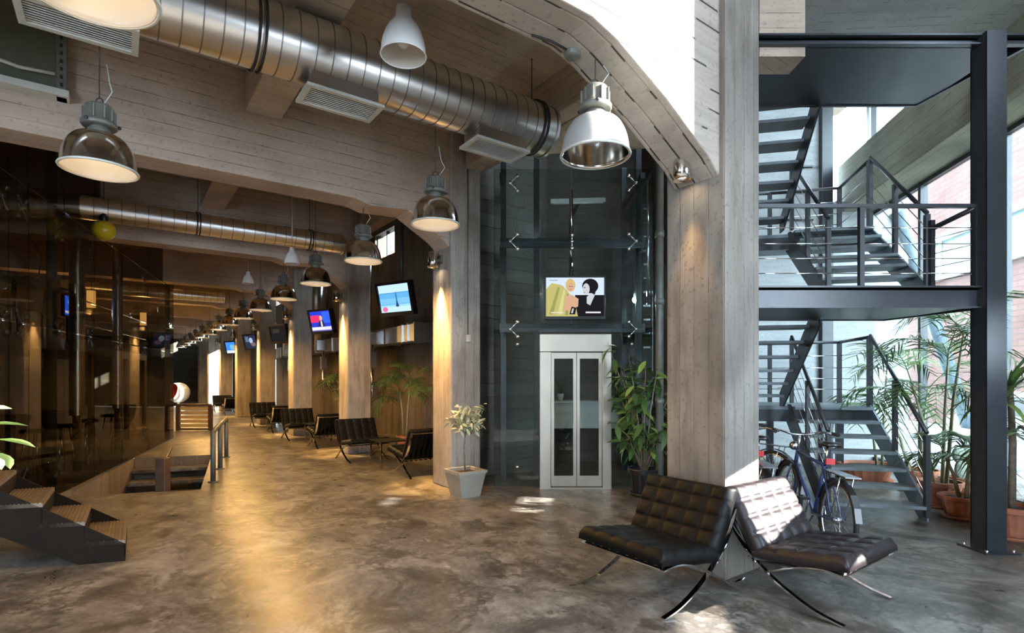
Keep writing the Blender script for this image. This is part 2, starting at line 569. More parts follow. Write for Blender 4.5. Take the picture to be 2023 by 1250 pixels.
# ================================================================== THE SETTING
def wall(name, p0, p1, z0, z1, thick, mat, openings=(), parent=None):
    p0, p1 = Vector(p0), Vector(p1)
    d = (p1 - p0); L = d.length; d.normalize()
    nrm = d.cross(UP)
    ks = sorted({0.0, L} | {min(max(k, 0), L) for o in openings for k in o[:2]})
    zs = sorted({z0, z1} | {min(max(z, z0), z1) for o in openings for z in o[2:]})
    mb = MB()
    for i in range(len(ks) - 1):
        for j in range(len(zs) - 1):
            km, zm = (ks[i] + ks[i + 1]) / 2, (zs[j] + zs[j + 1]) / 2
            if any(o[0] < km < o[1] and o[2] < zm < o[3] for o in openings):
                continue
            if ks[i + 1] - ks[i] < 1e-4 or zs[j + 1] - zs[j] < 1e-4:
                continue
            mb.box(p0 + d * km + UP * zm + nrm * thick / 2, (ks[i + 1] - ks[i], thick, zs[j + 1] - zs[j]), (d, nrm, UP))
    o = mb.build(name, mat, parent)
    if parent is None:
        tag(o, kind='structure')
    return o

# --- floor with the stairwell opening
HOLE = [G(125, 981), G(396, 967), G(418, 898), G(265, 905)]      # near-left, near-right, far-right, far-left
def build_floor():
    bm = bmesh.new()
    x0, x1, y0, y1 = -34, 7.2, -8, 40
    outer = [bm.verts.new((x, y, 0)) for x, y in ((x0, y0), (x1, y0), (x1, y1), (x0, y1))]
    inner = [bm.verts.new(tuple(p)) for p in HOLE]
    nl, nr, fr, fl = inner
    bm.faces.new((outer[0], outer[1], nr, nl))
    bm.faces.new((outer[1], outer[2], fr, nr))
    bm.faces.new((outer[2], outer[3], fl, fr))
    bm.faces.new((outer[3], outer[0], nl, fl))
    me = bpy.data.meshes.new('floor')
    bmesh.ops.recalc_face_normals(bm, faces=bm.faces)
    bm.to_mesh(me); bm.free()
    if me.polygons[0].normal.z < 0:
        me.flip_normals()
    me.materials.append(M['floor'])
    o = bpy.data.objects.new('floor', me)
    COL.objects.link(o)
    return tag(o, kind='structure')
build_floor()

# --- the concrete frames across the corridor
NF = 9
SP = 4.05
ordn = ['first', 'second', 'third', 'fourth', 'fifth', 'sixth', 'seventh', 'eighth', 'ninth', 'tenth', 'eleventh', 'twelfth', 'thirteenth', 'fourteenth', 'fifteenth', 'sixteenth']
PW, PD = 0.53, 0.47        # pillar size along and across the corridor
frame_labels = ['board-marked concrete frame whose big pillar stands behind the two front leather chairs',
                'board-marked concrete frame with wide beam and pillar left of the glass lift']
for i in range(NF):
    s0 = i * SP
    r = thing('concrete_frame', frame_labels[i] if i < 2 else f'concrete frame over the corridor, {ordn[i]} counted from the front leather chairs',
              'concrete frame', B(s0, 0, 0), 'concrete frames along the corridor')
    mb = MB()
    mb.bb(s0, s0 + PW, 0, PD, 0, 5.1 if i == 0 else 4.8)
    mb.build('pillar', M['conc_v1'] if i == 0 else M['conc_v'], r, 0.02)
    zh = 3.0 if i == 0 else 3.26
    prof = [(0.05, 4.8), (0.05, zh - 0.06), (0.0, zh), (-0.13, zh + 0.11), (-0.6, zh + 0.38 if i else 3.38), (-1.1, 3.61), (-1.3, 3.665), (-8.6, 3.665), (-8.6, 4.8)]
    mb = MB()
    mb.prism([B(s0 + 0.05, t, z) for t, z in prof], A * 0.40)
    mb.build('beam', M['conc_gap'] if i == 0 else M['conc_h'], r, 0.012)

# --- ceilings
mb = MB()
mb.bb(0.05, 36, -8.8, 0.6, 4.8, 5.0)
ceil = tag(mb.build('ceiling', M['conc_ceil']), kind='structure')
for i in range(NF):
    a, b = i * SP + 0.45, (i + 1) * SP + 0.05
    for t0, t1 in ((-2.5, -2.14), (0.24, 0.46), (-5.4, -5.04)):
        mb = MB()
        z0 = 4.36
        mb.bb(a, b, t0, t1, z0, 4.8)
        mb.build('rib', M['conc_ceil'], ceil, 0.01)
# slab over the lift lobby, with the shaft passing through it
mb = MB()
poly = [B(0.53, 0.46, 4.35), B(4.05, 0.46, 4.35), Vv(-0.42, 7.55, 4.35), Vv(0.0, 6.97, 4.35), Vv(1.95, 6.7, 4.35), B(0.53, 0.85, 4.35)]
mb.prism(poly, (0, 0, 0.45))
tag(mb.build('ceiling_lobby', M['conc_h']), kind='structure')
# roofs nobody sees from inside but that close the space
mb = MB()
mb.prism([Vv(-14, -8, 6.5), Vv(4.6, -8, 6.5), Vv(5.7, 5.0, 6.5), Vv(2.6, 5.0, 6.5), B(0, 0.4, 6.5), B(0, -13, 6.5)], (0, 0, 0.2))
tag(mb.build('ceiling_hall', M['conc_h']), kind='structure')
mb = MB()
mb.bb(0, 0.2, -13, 0.47, 4.8, 6.5)
tag(mb.build('wall_upper', M['conc_h']), kind='structure')
mb = MB()
mb.prism([Vv(2.1, 4.72, 5.12), Vv(5.36, 4.72, 5.12), Vv(5.56, 5.9, 5.12), Vv(2.1, 5.9, 5.12)], (0, 0, 0.22))
tag(mb.build('ceiling_landing', M['conc_land']), kind='structure')
mb = MB()
mb.wb(2.1, 5.4, 4.72, 4.9, 5.34, 6.5)
tag(mb.build('wall_lintel', M['conc_h']), kind='structure')
mb = MB()
mb.wb(-2.5, 7.2, 4.9, 12.0, 7.3, 7.5)
tag(mb.build('ceiling_stair', M['conc_h']), kind='structure')
mb = MB()
mb.bb(4.6, 36, 0.6, 2.6, 5.7, 5.9)
tag(mb.build('ceiling_side', M['conc_wall']), kind='structure')
mb = MB(); mb.bb(0.0, 36, 0.5, 0.62, 4.8, 7.4); tag(mb.build('wall_upper_light_stop', M['conc_dark']), kind='structure')  # added unseen wall, stops sky light leaking in above the corridor roof
# short downstand on the right of the front pillar
mb = MB()
mb.wb(2.16, 2.56, 4.72, 5.0, 4.30, 5.12)
tag(mb.build('trim_1', M['conc_h']), kind='structure')

# --- walls
side_open = []
for k in range(8):
    a = (k * SP + 5.2)
    side_open.append((a + 0.7, a + 2.0, 4.75, 5.45))
side_open.append((19.0, 21.6, 0.2, 4.0))
wall('wall_right', B(5.0, 2.2), B(36, 2.2), 0, 5.8, 0.25, M['conc_wall'], side_open)
wall('wall_end', B(36, 3), B(36, -9), 0, 5.8, 0.25, M['conc_dark'])
wall('wall_lift_side', B(4.72, 0.47), B(4.72, 2.0), 0, 7.4, 0.12, M['conc_lift'])
wall('wall_lift_corner', Vv(0.41, 8.98, 0), Vv(0.41, 9.75, 0), 0, 7.4, -0.12, M['conc_lift'])
wall('wall_lift_back', Vv(0.30, 9.75, 0), Vv(2.95, 9.75, 0), 0, 7.4, 0.2, M['conc_lift'])
wall('wall_stair_back', Vv(2.95, 9.75, 0), Vv(7.0, 9.75, 0), 0, 7.4, 0.2, M['panel'], [(2.7, 3.9, 4.6, 7.2)])
wall('wall_left', Vv(-4.4, -7.5, 0), Vv(-12.6, 15.5, 0), 0, 6.5, 0.25, M['conc_room'])
wall('wall_left_light_stop', Vv(-8.35, 4.1, 0), Vv(-5.15, 5.25, 0), 0, 4.8, 0.12, M['conc_room'])  # added out of view to keep front daylight from the glazed room
wall('wall_lift_right', Vv(2.28, 6.9, 0), Vv(2.28, 9.75, 0), 0, 7.3, 0.1, M['conc_lift'])
wall('wall_left_far', Vv(-12.6, 15.5, 0), B(36, -9), 0, 5.0, 0.25, M['conc_dark'])
wall('wall_back', Vv(4.0, -7.5, 0), Vv(-6.5, -7.5, 0), 0, 6.5, 0.25, M['conc_h'], [(5.6, 10.0, 0.3, 6.0)])

# --- the street side: a line X = W(Y)
def W(Y):
    return 5.94 + 0.179 * (Y - 6.89)
FD = Vv(0.176, 0.984, 0).normalized()       # along the street side
FN = Vv(0.984, -0.176, 0).normalized()      # outwards
# near street wall, out of the frame: added, its openings cut to shape the sun patches
def sun_hit(p):
    lam = (W(0) + 0.179 * p.y - p.x) / (SUNV.x - 0.179 * SUNV.y)
    q = p + SUNV * lam
    return q.y, q.z
def opening(points, Y0, grow=0.0):
    hs = [sun_hit(p) for p in points]
    k = math.hypot(1, 0.179)
    return ((min(h[0] for h in hs) - Y0) * k - grow, (max(h[0] for h in hs) - Y0) * k + grow, min(h[1] for h in hs) - grow, max(h[1] for h in hs) + grow)
YN0, YN1 = -7.5, 5.45
patches = [
    [B(0.05, -1.75, 3.55), B(0.05, -0.32, 4.35), B(0.05, -0.32, 3.2), Vv(0.62, 3.5, 3.16)],
    [G(1000, 1000), G(1060, 982), G(1088, 990), G(1040, 1012)],
    [G(1312, 1195), G(1420, 1195), G(1310, 1260), G(1440, 1260)],
    [B(0, -0.02, 0.35), B(0, 0.46, 0.90), B(0, 0.46, 0.40), B(-0.22, -0.12, 0.45), B(-0.10, -0.12, 0.72)],
    [G(728, 998), G(775, 982), G(768, 996)],
    [Vv(0.46, 3.46, 3.0), Vv(0.66, 3.66, 3.42), Vv(0.66, 3.40, 2.95)],
]
near_open = [opening(p, YN0) for p in patches] + [(5.8, 8.4, 0.8, 4.3)]  # the last opening is added to let in fill daylight
wall('wall_sun_mask', Vv(W(YN0), YN0, 0), Vv(W(YN1), YN1, 0), 0, 7.3, 0.12, M['panel'], near_open)

win = tag(thing('window_1', None, None, Vv(W(7), 7, 0)), kind='structure')
mull = [5.5, 6.42, 8.1, 9.62]
for y in mull:
    mb = MB()
    mb.box(Vv(W(y), y, 3.6), (0.10, 0.07, 7.3), (FN, FD, UP))
    mb.build('mullion', M['steel'], win)
for z in (0.06, 4.40, 5.31, 7.2):
    mb = MB()
    mb.beam(Vv(W(5.46), 5.46, z), Vv(W(9.75), 9.75, z), 0.08, 0.08)
    mb.build('transom', M['steel'], win)
for a, b in zip(mull[:-1], mull[1:]):
    for z0, z1 in ((0.1, 4.36), (5.35, 7.16)):
        mb = MB()
        c = (a + b) / 2
        mb.box(Vv(W(c), c, (z0 + z1) / 2), (0.012, (b - a) * 1.016 - 0.07, z1 - z0), (FN, FD, UP))
        mb.build('pane', M['glass'], win)
# second window in the stair back wall
win2 = tag(thing('window_2', None, None, Vv(6.2, 9.7, 4.6)), kind='structure')
mb = MB(); mb.wb(5.67, 6.83, 9.83, 9.842, 4.62, 7.18); mb.build('pane', M['glass'], win2)
for x in (5.67, 6.5, 6.85):
    mb = MB(); mb.wb(x - 0.03, x + 0.03, 9.79, 9.87, 4.6, 7.2); mb.build('mullion', M['steel'], win2)
# concrete street beam
p0, p1 = Vv(5.02, 4.95, 0), Vv(5.87, 9.74, 0)
mb = MB()
mb.prism([p0 + UP * 4.42, p0 + UP * 5.28, p0 + FN * 0.56 + UP * 5.28, p0 + FN * 0.56 + UP * 4.42], p1 - p0)
tag(mb.build('street_beam', M['conc_street'], None, 0.015), 'level concrete beam running along the street-side glazing', 'beam')

# far windows of the corridor side
for k, (a, b) in ((1, (19.0, 21.6)),):
    wj = tag(thing(f'window_{3 + k}', None, None, B(5.0 + a, 2.3)), kind='structure')
    mb = MB(); mb.bb(5.0 + a, 5.0 + b, 2.30, 2.31, 2.8 if k == 0 else 0.2, 4.2 if k == 0 else 4.0); mb.build('pane', M['glass'], wj)
    for q in (a, (a + b) / 2, b):
        mb = MB(); mb.bb(5.0 + q - 0.03, 5.0 + q + 0.03, 2.27, 2.35, 2.8 if k == 0 else 0.2, 4.2 if k == 0 else 4.0); mb.build('mullion', M['steel'], wj)
for k in range(8):
    wj = tag(thing(f'window_{5 + k}', None, None, B(5.0 + side_open[k][0], 2.3, 4.55)), kind='structure')
    a, b = 5.0 + side_open[k][0], 5.0 + side_open[k][1]
    mb = MB(); mb.bb(a, b, 2.30, 2.31, 4.75, 5.45); mb.build('pane', M['glass'], wj)
    for q in (a, (a + b) / 2, b):
        mb = MB(); mb.bb(q - 0.03, q + 0.03, 2.27, 2.35, 4.75, 5.45); mb.build('mullion', M['steel'], wj)

# dark upright between grey panels behind the stair
mb = MB()
mb.wb(5.42, 5.62, 9.45, 9.72, 0, 7.3)
tag(mb.build('steel_column', M['steel'], None, 0.01), 'dark square column against the grey wall behind the stairs', 'column')

# ================================================================== OUTSIDE
mb = MB()
mb.wb(4.0, 60, -25, 60, -0.35, -0.25)
tag(mb.build('street_ground', M['asphalt']), kind='structure')
bd = thing('brick_building', 'pale pink brick building across the street with a teal window band', 'building', (11.5, 16, -0.25))
bx = 11.6
e0 = Vv(10.4, 4.2, 0); e1 = e0 + FD * 32
def along(a, z, off=0.0):
    return e0 + FD * a + FN * off + UP * z
mb = MB()
mb.prism([along(0, -0.25), along(0, 4.3), along(0, 4.3, 0.5), along(0, -0.25, 0.5)], FD * 32)
mb.build('wall', M['brick'], bd)
mb = MB()
mb.prism([along(0, 5.6), along(0, 9), along(0, 9, 0.5), along(0, 5.6, 0.5)], FD * 32)
mb.build('wall', M['brick'], bd)
mb = MB()
mb.prism([along(0, 4.3, -0.12), along(0, 4.42, -0.12), along(0, 4.42, 0.5), along(0, 4.3, 0.5)], FD * 32)
mb.build('sill', M['whitepaint'], bd)
mb = MB()
mb.prism([along(0, 5.5, -0.08), along(0, 5.6, -0.08), along(0, 5.6, 0.5), along(0, 5.5, 0.5)], FD * 32)
mb.build('lintel', M['whitepaint'], bd)
for k in range(16):
    mb = MB()
    c = along(k * 2 + 1, 4.96, 0.2)
    mb.box(c, (0.06, 1.9, 1.08), (FN, FD, UP))
    w_ = mb.build('window', M['pane_teal'], bd)
    mb = MB()
    mb.box(along(k * 2, 4.96, 0.18), (0.1, 0.1, 1.08), (FN, FD, UP))
    mb.build('mullion', M['whitepaint'], bd)
# low wall and a white car in the street
mb = MB()
mb.prism([Vv(8.0, 8.6, -0.25), Vv(8.0, 8.6, 0.55), Vv(8.18, 8.57, 0.55), Vv(8.18, 8.57, -0.25)], FD * 12)
tag(mb.build('low_wall', M['panel'], None, 0.02), 'low grey wall outside the street glazing', 'wall')
car = thing('car', 'white car parked outside behind the low grey wall', 'car', (8.9, 9.9, -0.25))
cx = [Vv(8.55, 8.8, 0), FD, FN]
def carp(a, n, z):
    return Vv(9.35, 8.6, -0.25) + FD * a + FN * n + UP * z
prof = [(0, 0.25), (0, 0.8), (0.15, 0.95), (0.55, 1.0), (1.0, 1.42), (2.6, 1.45), (3.3, 0.98), (4.1, 0.85), (4.2, 0.3)]
mb = MB(); mb.prism([carp(a, 0, z) for a, z in prof], FN * 1.6); mb.build('body', M['whitepaint'], car, 0.06)
for n0 in (-0.012, 1.6):
    mb = MB(); mb.prism([carp(a, n0, z) for a, z in [(0.78, 1.0), (1.1, 1.34), (2.5, 1.37), (3.05, 1.0)]], FN * 0.012); mb.build('side_window', M['plastic'], car)
mb = MB(); mb.prism([carp(0.62, 0.2, 1.02), carp(0.98, 0.2, 1.38), carp(0.98, 1.4, 1.38), carp(0.62, 1.4, 1.02)], (-0.01, 0, 0.02)); mb.build('windscreen', M['plastic'], car)
for a in (0.75, 3.4):
    for n0 in (0.08, 1.52):
        mb = MB(); mb.lathe([(0.02, -0.1), (0.3, -0.1), (0.32, 0), (0.3, 0.1), (0.02, 0.1)], carp(a, n0, 0.32), (FD, UP, FN), 18); mb.build('wheel', M['rubber'], car)
# leaning strut
mb = MB()
mb.tube([Vv(8.95, 10.3, -0.25), Vv(6.75, 9.45, 4.4)], 0.11, 14)
tag(mb.build('leaning_strut', M['blue']), 'leaning blue-grey tubular strut outside the street glazing', 'strut')

# ================================================================== STAIRWELL IN THE FLOOR
pit = tag(thing('floor_stairwell', 'sunken stairwell opening in the brown concrete floor', 'stairwell', HOLE[1]), kind=None)
nl, nr, fr, fl = HOLE
D = -1.9
for nm, p, q in (('pit_wall', nl, nr), ('pit_wall', nr, fr), ('pit_wall', fr, fl), ('pit_wall', fl, nl)):
    mb = MB()
    d = (q - p).normalized(); out = d.cross(UP)
    mb.prism([p + UP * -0.002, q + UP * -0.002, q + UP * D, p + UP * D], out * 0.1)
    mb.build(nm, M['conc_wall'], pit)
mb = MB(); mb.prism([p + UP * (D - 0.05) for p in HOLE], (0, 0, 0.05)); mb.build('pit_floor', M['conc_wall'], pit)
ax_ = ((nl - fl) + (nr - fr)).normalized()
for k in range(8):
    a = 0.02 + k * 0.34
    q0, q1 = fl + ax_ * a + UP * (-0.17 * (k + 1)), fr + ax_ * a + UP * (-0.17 * (k + 1))
    mb = MB()
    mb.prism([q0 + (q1 - q0) * 0.03, q1 + (q0 - q1) * 0.02, q1 + (q0 - q1) * 0.02 + ax_ * 0.36, q0 + (q1 - q0) * 0.03 + ax_ * 0.36], (0, 0, -0.06))
    mb.build('step', M['floor'], pit)
mb = MB(); mb.beam(G(322, 966) + UP * -0.9, G(322, 966) + UP * 0.42, 0.13, 0.13, Vv(1, 0, 0)); mb.build('newel', M['woodd'], pit, 0.01)
mb = MB(); mb.beam(G(322, 966) + UP * 0.4, G(335, 912) + UP * 0.25, 0.09, 0.06); mb.build('handrail', M['woodd'], pit, 0.01)

rail = thing('stairwell_railing', 'low tubular steel railing along the floor stairwell edge', 'railing', G(436, 925))
pts = [G(421, 952), G(435, 926), G(447, 903)]
for p in pts[:]:
    mb = MB(); mb.tube([p, p + UP * 0.70], 0.035, 12); mb.build('post', M['steel_olive'], rail)
mb = MB(); mb.tube([pts[0] + UP * 0.66, pts[0] + UP * 0.72 + (pts[1] - pts[0]) * 0.03, pts[1] + UP * 0.73, pts[2] + UP * 0.72 - (pts[1] - pts[0]) * 0.03, pts[2] + UP * 0.66], 0.035, 12); mb.build('top_rail', M['steel_olive'], rail)
for p in pts:
    mb = MB(); mb.lathe([(0.001, 0.0), (0.07, 0.0), (0.07, 0.012), (0.04, 0.016)], p, None, 14); mb.build('base_plate', M['steel_olive'], rail)

# far guard with pale slats
gp = G(352, 850); gq = G(416, 850)
guard = thing('slatted_guard', 'far stair guard with pale horizontal slats between two posts', 'railing', (gp + gq) / 2)
for p in (gp, gq):
    mb = MB(); mb.beam(p, p + UP * 0.72, 0.09, 0.09, Vv(1, 0, 0)); mb.build('post', M['woodd'], guard)
mb = MB(); mb.beam(gp + UP * 0.72, gq + UP * 0.72, 0.1, 0.06); mb.build('top_rail', M['woodd'], guard)
mb = MB(); mb.beam(gp + UP * 0.04, gq + UP * 0.04, 0.06, 0.05); mb.build('bottom_rail', M['woodd'], guard)
for k in range(5):
    mb = MB(); mb.beam(gp + UP * (0.14 + 0.12 * k) + Vv(0.06, 0, 0), gq + UP * (0.14 + 0.12 * k) - Vv(0.06, 0, 0), 0.03, 0.085); mb.build('slat', M['wood'], guard)

# ================================================================== LEFT GLASS WALL
g0, g1 = G(-20, 1046), G(342, 866)
gd = (g1 - g0).normalized(); gn = gd.cross(UP)
glw = thing('glass_partition', 'tall frameless glass partition with point fixings on the left', 'glass partition', g0)
def gpt(u):
    """point of the partition's base seen in column u"""
    k = (u - CX) / FPX
    lam = (k * g0.y - g0.x) / (gd.x - k * gd.y)
    return g0 + gd * lam
us = [-20, 15, 55, 125, 185, 240, 292, 342]
cuts = [gpt(u) for u in us]
GT = 3.62
for p, q in zip(cuts[:-1], cuts[1:]):
    for z0, z1 in ((0.02, 2.08), (2.10, GT), (GT + 0.02, 4.78)):
        mb = MB()
        mb.prism([p + gd * 0.008 + UP * z0, q - gd * 0.008 + UP * z0, q - gd * 0.008 + UP * z1, p + gd * 0.008 + UP * z1], gn * 0.012)
        mb.build('pane', M['glass_dark'], glw)
for u in (15, 125, 342):
    p = gpt(u) - gn * 0.12
    mb = MB(); mb.tube([p, p + UP * 4.78], 0.055, 14); mb.build('post', M['steel_olive'], glw)

def spider(parent, c, right, upv, nrm, arm=0.10, diag=((1, 1), (1, -1), (-1, 1), (-1, -1))):
    mb = MB()
    mb.lathe([(0.001, -0.03), (0.022, -0.03), (0.022, 0.03), (0.001, 0.03)], c, (right, upv, nrm), 12)
    for a, b in diag:
        e = c + right * (a * arm * 0.75) + upv * (b * arm * 0.75)
        mb.tube([c, e], 0.009, 6)
        mb.lathe([(0.001, -0.018), (0.026, -0.018), (0.026, 0.018), (0.001, 0.018)], e, (right, upv, nrm), 12)
    return mb.build('spider_fitting', M['chrome'], parent)
for p in cuts[1:-1]:
    for z in (0.35, 2.09, 3.4):
        spider(glw, p + UP * z - gn * 0.05, gd, UP, gn, 0.14)

# ================================================================== STEEL STAIRS (right)
gv = Vv(0.218, 0.976, 0).normalized()
nv = Vv(0.976, -0.218, 0).normalized()
RISE, GO, NS = 0.16, 0.206, 7
LZ = 2.29                     # first storey landing
MZ = NS * RISE                # half landing
S1 = Vv(4.32, 5.60, 0)        # right foot of the first flight
FW = 0.95

def rail_cables(parent, posts, hs, r=0.006):
    for h in hs:
        for p, q in zip(posts[:-1], posts[1:]):
            mb = MB(); mb.tube([p + UP * h, q + UP * h], r, 5); mb.build('cable', M['chrome'], parent)

def flight(name, label, foot_right, up_dir, zbase, left_dir, rails=(True, True)):
    """foot_right: right-hand end of the foot (seen climbing); left_dir points across the flight"""
    f = thing(name, label, 'staircase', foot_right + UP * zbase, 'steel stair flights')
    base = foot_right + UP * zbase
    top = base + up_dir * (GO * NS) + UP * MZ
    for w, nm in ((0.0, 'stringer'), (FW, 'stringer')):
        a, b = base + left_dir * w, top + left_dir * w
        mb = MB()
        hh = 0.17
        mb.prism([a + UP * 0.0, a + up_dir * 0.16, b + UP * (-0.20) + up_dir * 0.12, b + UP * 0.02 + up_dir * 0.02, b + UP * 0.02 - up_dir * 0.06, a + UP * hh], left_dir * 0.02)
        mb.build(nm, M['blue'] if w == 0 else M['steel'], f)
    for k in range(1, NS + 1):
        c = base + up_dir * (GO * (k - 0.5) + 0.02) + left_dir * (FW / 2 + 0.01) + UP * (RISE * k - 0.02)
        mb = MB(); mb.box(c, (FW - 0.03, 0.27, 0.035), (left_dir, up_dir, UP)); mb.build('tread', M['steptop'], f, 0.004)
    for w, on in ((0.01, rails[0]), (FW - 0.01, rails[1])):
        if not on:
            continue
        a, b = base + left_dir * w, top + left_dir * w
        ps = [a + up_dir * 0.02, (a + b) / 2, b - up_dir * 0.05]
        for p in ps:
            mb = MB(); mb.box(p + UP * 0.47, (0.06, 0.012 + 0.03, 0.86), (up_dir, left_dir, UP)); mb.build('rail_post', M['steel'], f)
        mb = MB(); mb.tube([ps[0] + UP * 0.92, ps[2] + UP * 0.92], 0.022, 8); mb.build('handrail', M['steel'], f)
        for h in (0.25, 0.42, 0.59, 0.76):
            mb = MB(); mb.tube([ps[0] + UP * h, ps[2] + UP * h], 0.005, 5); mb.build('cable', M['chrome'], f)
    return f

flight('stair_flight', 'lowest steel stair flight rising from the floor beside the potted palms', S1, gv, 0.0, -nv)
flight('stair_flight', 'steel stair flight rising from the middle landing towards the street glazing', S1, gv, LZ, -nv)
# return flights: climb back towards the camera, on the left of the first ones
S2 = Vv(3.236, 5.77, 0) + gv * (GO * NS)
flight('stair_flight', 'underside-seen return flight from the lower half landing up to the middle landing', S2 - nv * FW, -gv, MZ, nv, (False, False))
flight('stair_flight', 'underside-seen return flight climbing to the topmost dark landing', S2 - nv * FW, -gv, MZ + LZ, nv, (False, False))

def half_landing(z, label):
    h = thing('half_landing', label, 'landing', S1 + gv * (GO * NS) + UP * z, 'stair half landings')
    c0 = S1 + gv * (GO * NS)
    a = c0 + nv * 0.02; b = c0 - nv * 2.1
    mb = MB()
    mb.prism([a + UP * z, b + UP * z, b + gv * 1.1 + UP * z, a + gv * 1.1 + UP * z], (0, 0, -0.05)); mb.build('deck', M['steptop'], h)
    mb = MB(); mb.beam(a + UP * (z - 0.13), b + UP * (z - 0.13), 0.06, 0.16); mb.build('edge_beam', M['steel'], h)
    cs = [c0, c0 + gv * 1.05, c0 - nv * 0.95 + gv * 1.08, c0 - nv * 2.05 + gv * 1.08]
    for p in cs:
        mb = MB(); mb.box(p + UP * (z + 0.44), (0.07, 0.05, 0.9), (gv, nv, UP)); mb.build('rail_post', M['steel'], h)
        mb = MB(); mb.box(p + UP * ((z - 0.05) / 2), (0.09, 0.09, z - 0.06), (gv, nv, UP))
        if z < 2 and p is not cs[0]:
            mb.build('leg', M['steel'], h)
    mb = MB()
    for p, q in zip(cs[:-1], cs[1:]):
        mb.tube([p + UP * (z + 0.9), q + UP * (z + 0.9)], 0.022, 8)
    mb.build('handrail', M['steel'], h)
    rail_cables(h, [p + UP * z for p in cs], (0.2, 0.36, 0.52, 0.7))
half_landing(MZ, 'lower half landing with a small railed box at the stair turn')
half_landing(MZ + LZ, 'upper half landing with a small railed box at the stair turn')

# --- middle landing
def landing(z, depth, label, railed, x1):
    l = thing('stair_landing', label, 'landing', (3, 5.2, z - 0.2))
    y0, y1 = 4.72, 5.77
    x0 = 2.05
    mb = MB(); mb.prism([Vv(x0, y0, z), Vv(x1, y0, z), Vv(x1 - 0.2, y1, z), Vv(x0, y1, z)], (0, 0, -0.03)); mb.build('deck', M['steel'], l)
    # channel edge: web with two flanges
    mb = MB()
    mb.wb(x0, x1, y0, y0 + 0.012, z - depth, z)
    mb.wb(x0, x1, y0 - 0.05, y0 + 0.012, z - 0.014, z + 0.002)
    mb.wb(x0, x1, y0 - 0.05, y0 + 0.012, z - depth, z - depth + 0.014)
    mb.build('edge_channel', M['steel'], l)
    mb = MB(); mb.wb(x0, x1 - 0.2, y1 - 0.03, y1, z - depth, z - 0.03); mb.build('edge_channel', M['steel'], l)
    mb = MB(); mb.beam(Vv(x1, y0, z - depth / 2), Vv(x1 - 0.2, y1, z - depth / 2), 0.03, depth); mb.build('edge_channel', M['steel'], l)
    mb = MB(); mb.wb(x0, x1 - 0.15, y0 + 0.01, y1 - 0.01, z - depth + 0.01, z - depth + 0.02); mb.build('soffit_plate', M['steel'], l)
    if railed:
        fr_ = [Vv(x0, y0 + 0.02, z), Vv(3.06, y0 + 0.02, z), Vv(x1 - 0.09, y0 + 0.02, z)]
        sd_ = [Vv(x1 - 0.09, y0 + 0.02, z), Vv(x1 - 0.17, y0 + 0.42, z)]
        for p in fr_ + sd_[1:]:
            mb = MB(); mb.wb(p.x - 0.02, p.x + 0.02, p.y - 0.02, p.y + 0.02, z, z + 0.70); mb.build('rail_post', M['steel'], l)
        mb = MB(); mb.beam(fr_[0] + UP * 0.71, fr_[-1] + UP * 0.71 + Vv(0.03, 0, 0), 0.04, 0.03); mb.build('handrail', M['steel'], l)
        mb = MB(); mb.tube([sd_[0] + UP * 0.70, sd_[1] + UP * 0.62], 0.024, 8); mb.build('handrail', M['steel'], l)
        rail_cables(l, fr_, (0.12, 0.25, 0.38, 0.52), 0.0045)
        rail_cables(l, sd_, (0.12, 0.25, 0.38, 0.52), 0.0045)
    return l
landing(LZ, 0.19, 'middle landing of the steel stairs with cable railing and channel edge', True, 4.16)
landing(4.47, 0.09, 'topmost dark steel landing under the concrete ceiling', False, 4.50)

# --- steel post
po = thing('steel_post', 'tall dark steel post with base plate in front of the palms', 'post', (4.15, 4.71, 0))
mb = MB()
mb.wb(4.065, 4.235, 4.625, 4.637, 0.015, 4.47)
mb.wb(4.065, 4.235, 4.783, 4.795, 0.015, 4.47)
mb.wb(4.065, 4.078, 4.63, 4.79, 0.015, 4.47)
mb.wb(4.222, 4.235, 4.63, 4.79, 0.015, 4.47)
mb.build('shaft', M['steel'], po)
mb = MB(); mb.wb(4.0, 4.30, 4.56, 4.86, 0, 0.015); mb.build('base_plate', M['steel'], po)
for dx, dy in ((-0.115, -0.115), (0.115, -0.115), (0.115, 0.115), (-0.115, 0.115)):
    mb = MB(); mb.lathe([(0.001, 0.03), (0.014, 0.03), (0.014, 0.015)], (4.15 + dx, 4.71 + dy, 0), None, 6); mb.build('bolt', M['chrome'], po)

# --- what can be glimpsed through the flights: sconces, exit signs, shelves on the back wall
def sconce(p, label, light=True):
    s = thing('wall_sconce', label, 'wall lamp', p)
    mb = MB(); mb.lathe([(0.055, -0.10), (0.06, -0.09), (0.06, 0.09), (0.055, 0.10), (0.05, 0.10), (0.05, -0.10), (0.055, -0.10)], p + Vv(0, -0.11, 0), None, 16); mb.build('body', M['alu'], s)
    mb = MB(); mb.wb(p.x - 0.03, p.x + 0.03, p.y - 0.07, p.y, p.z - 0.03, p.z + 0.03); mb.build('arm', M['alu'], s)
    mb = MB(); mb.ball(p + Vv(0, -0.11, 0), 0.035, 10); mb.build('bulb', M['bulb'], s)
    for dz in (-0.12, 0.12):
        lamp_light('POINT', Vv(0, -0.12, dz * 1.2), 30, WARM, s, 0.03)
sconce(Vv(4.66, 9.74, 3.30), 'lit warm sconce low on the wall behind the upper stair flights')
sconce(Vv(4.62, 9.74, 6.0), 'lit warm sconce high on the wall behind the top flight')
sign_green = emit('green_sign', (0.03, 0.55, 0.22), 0.9)
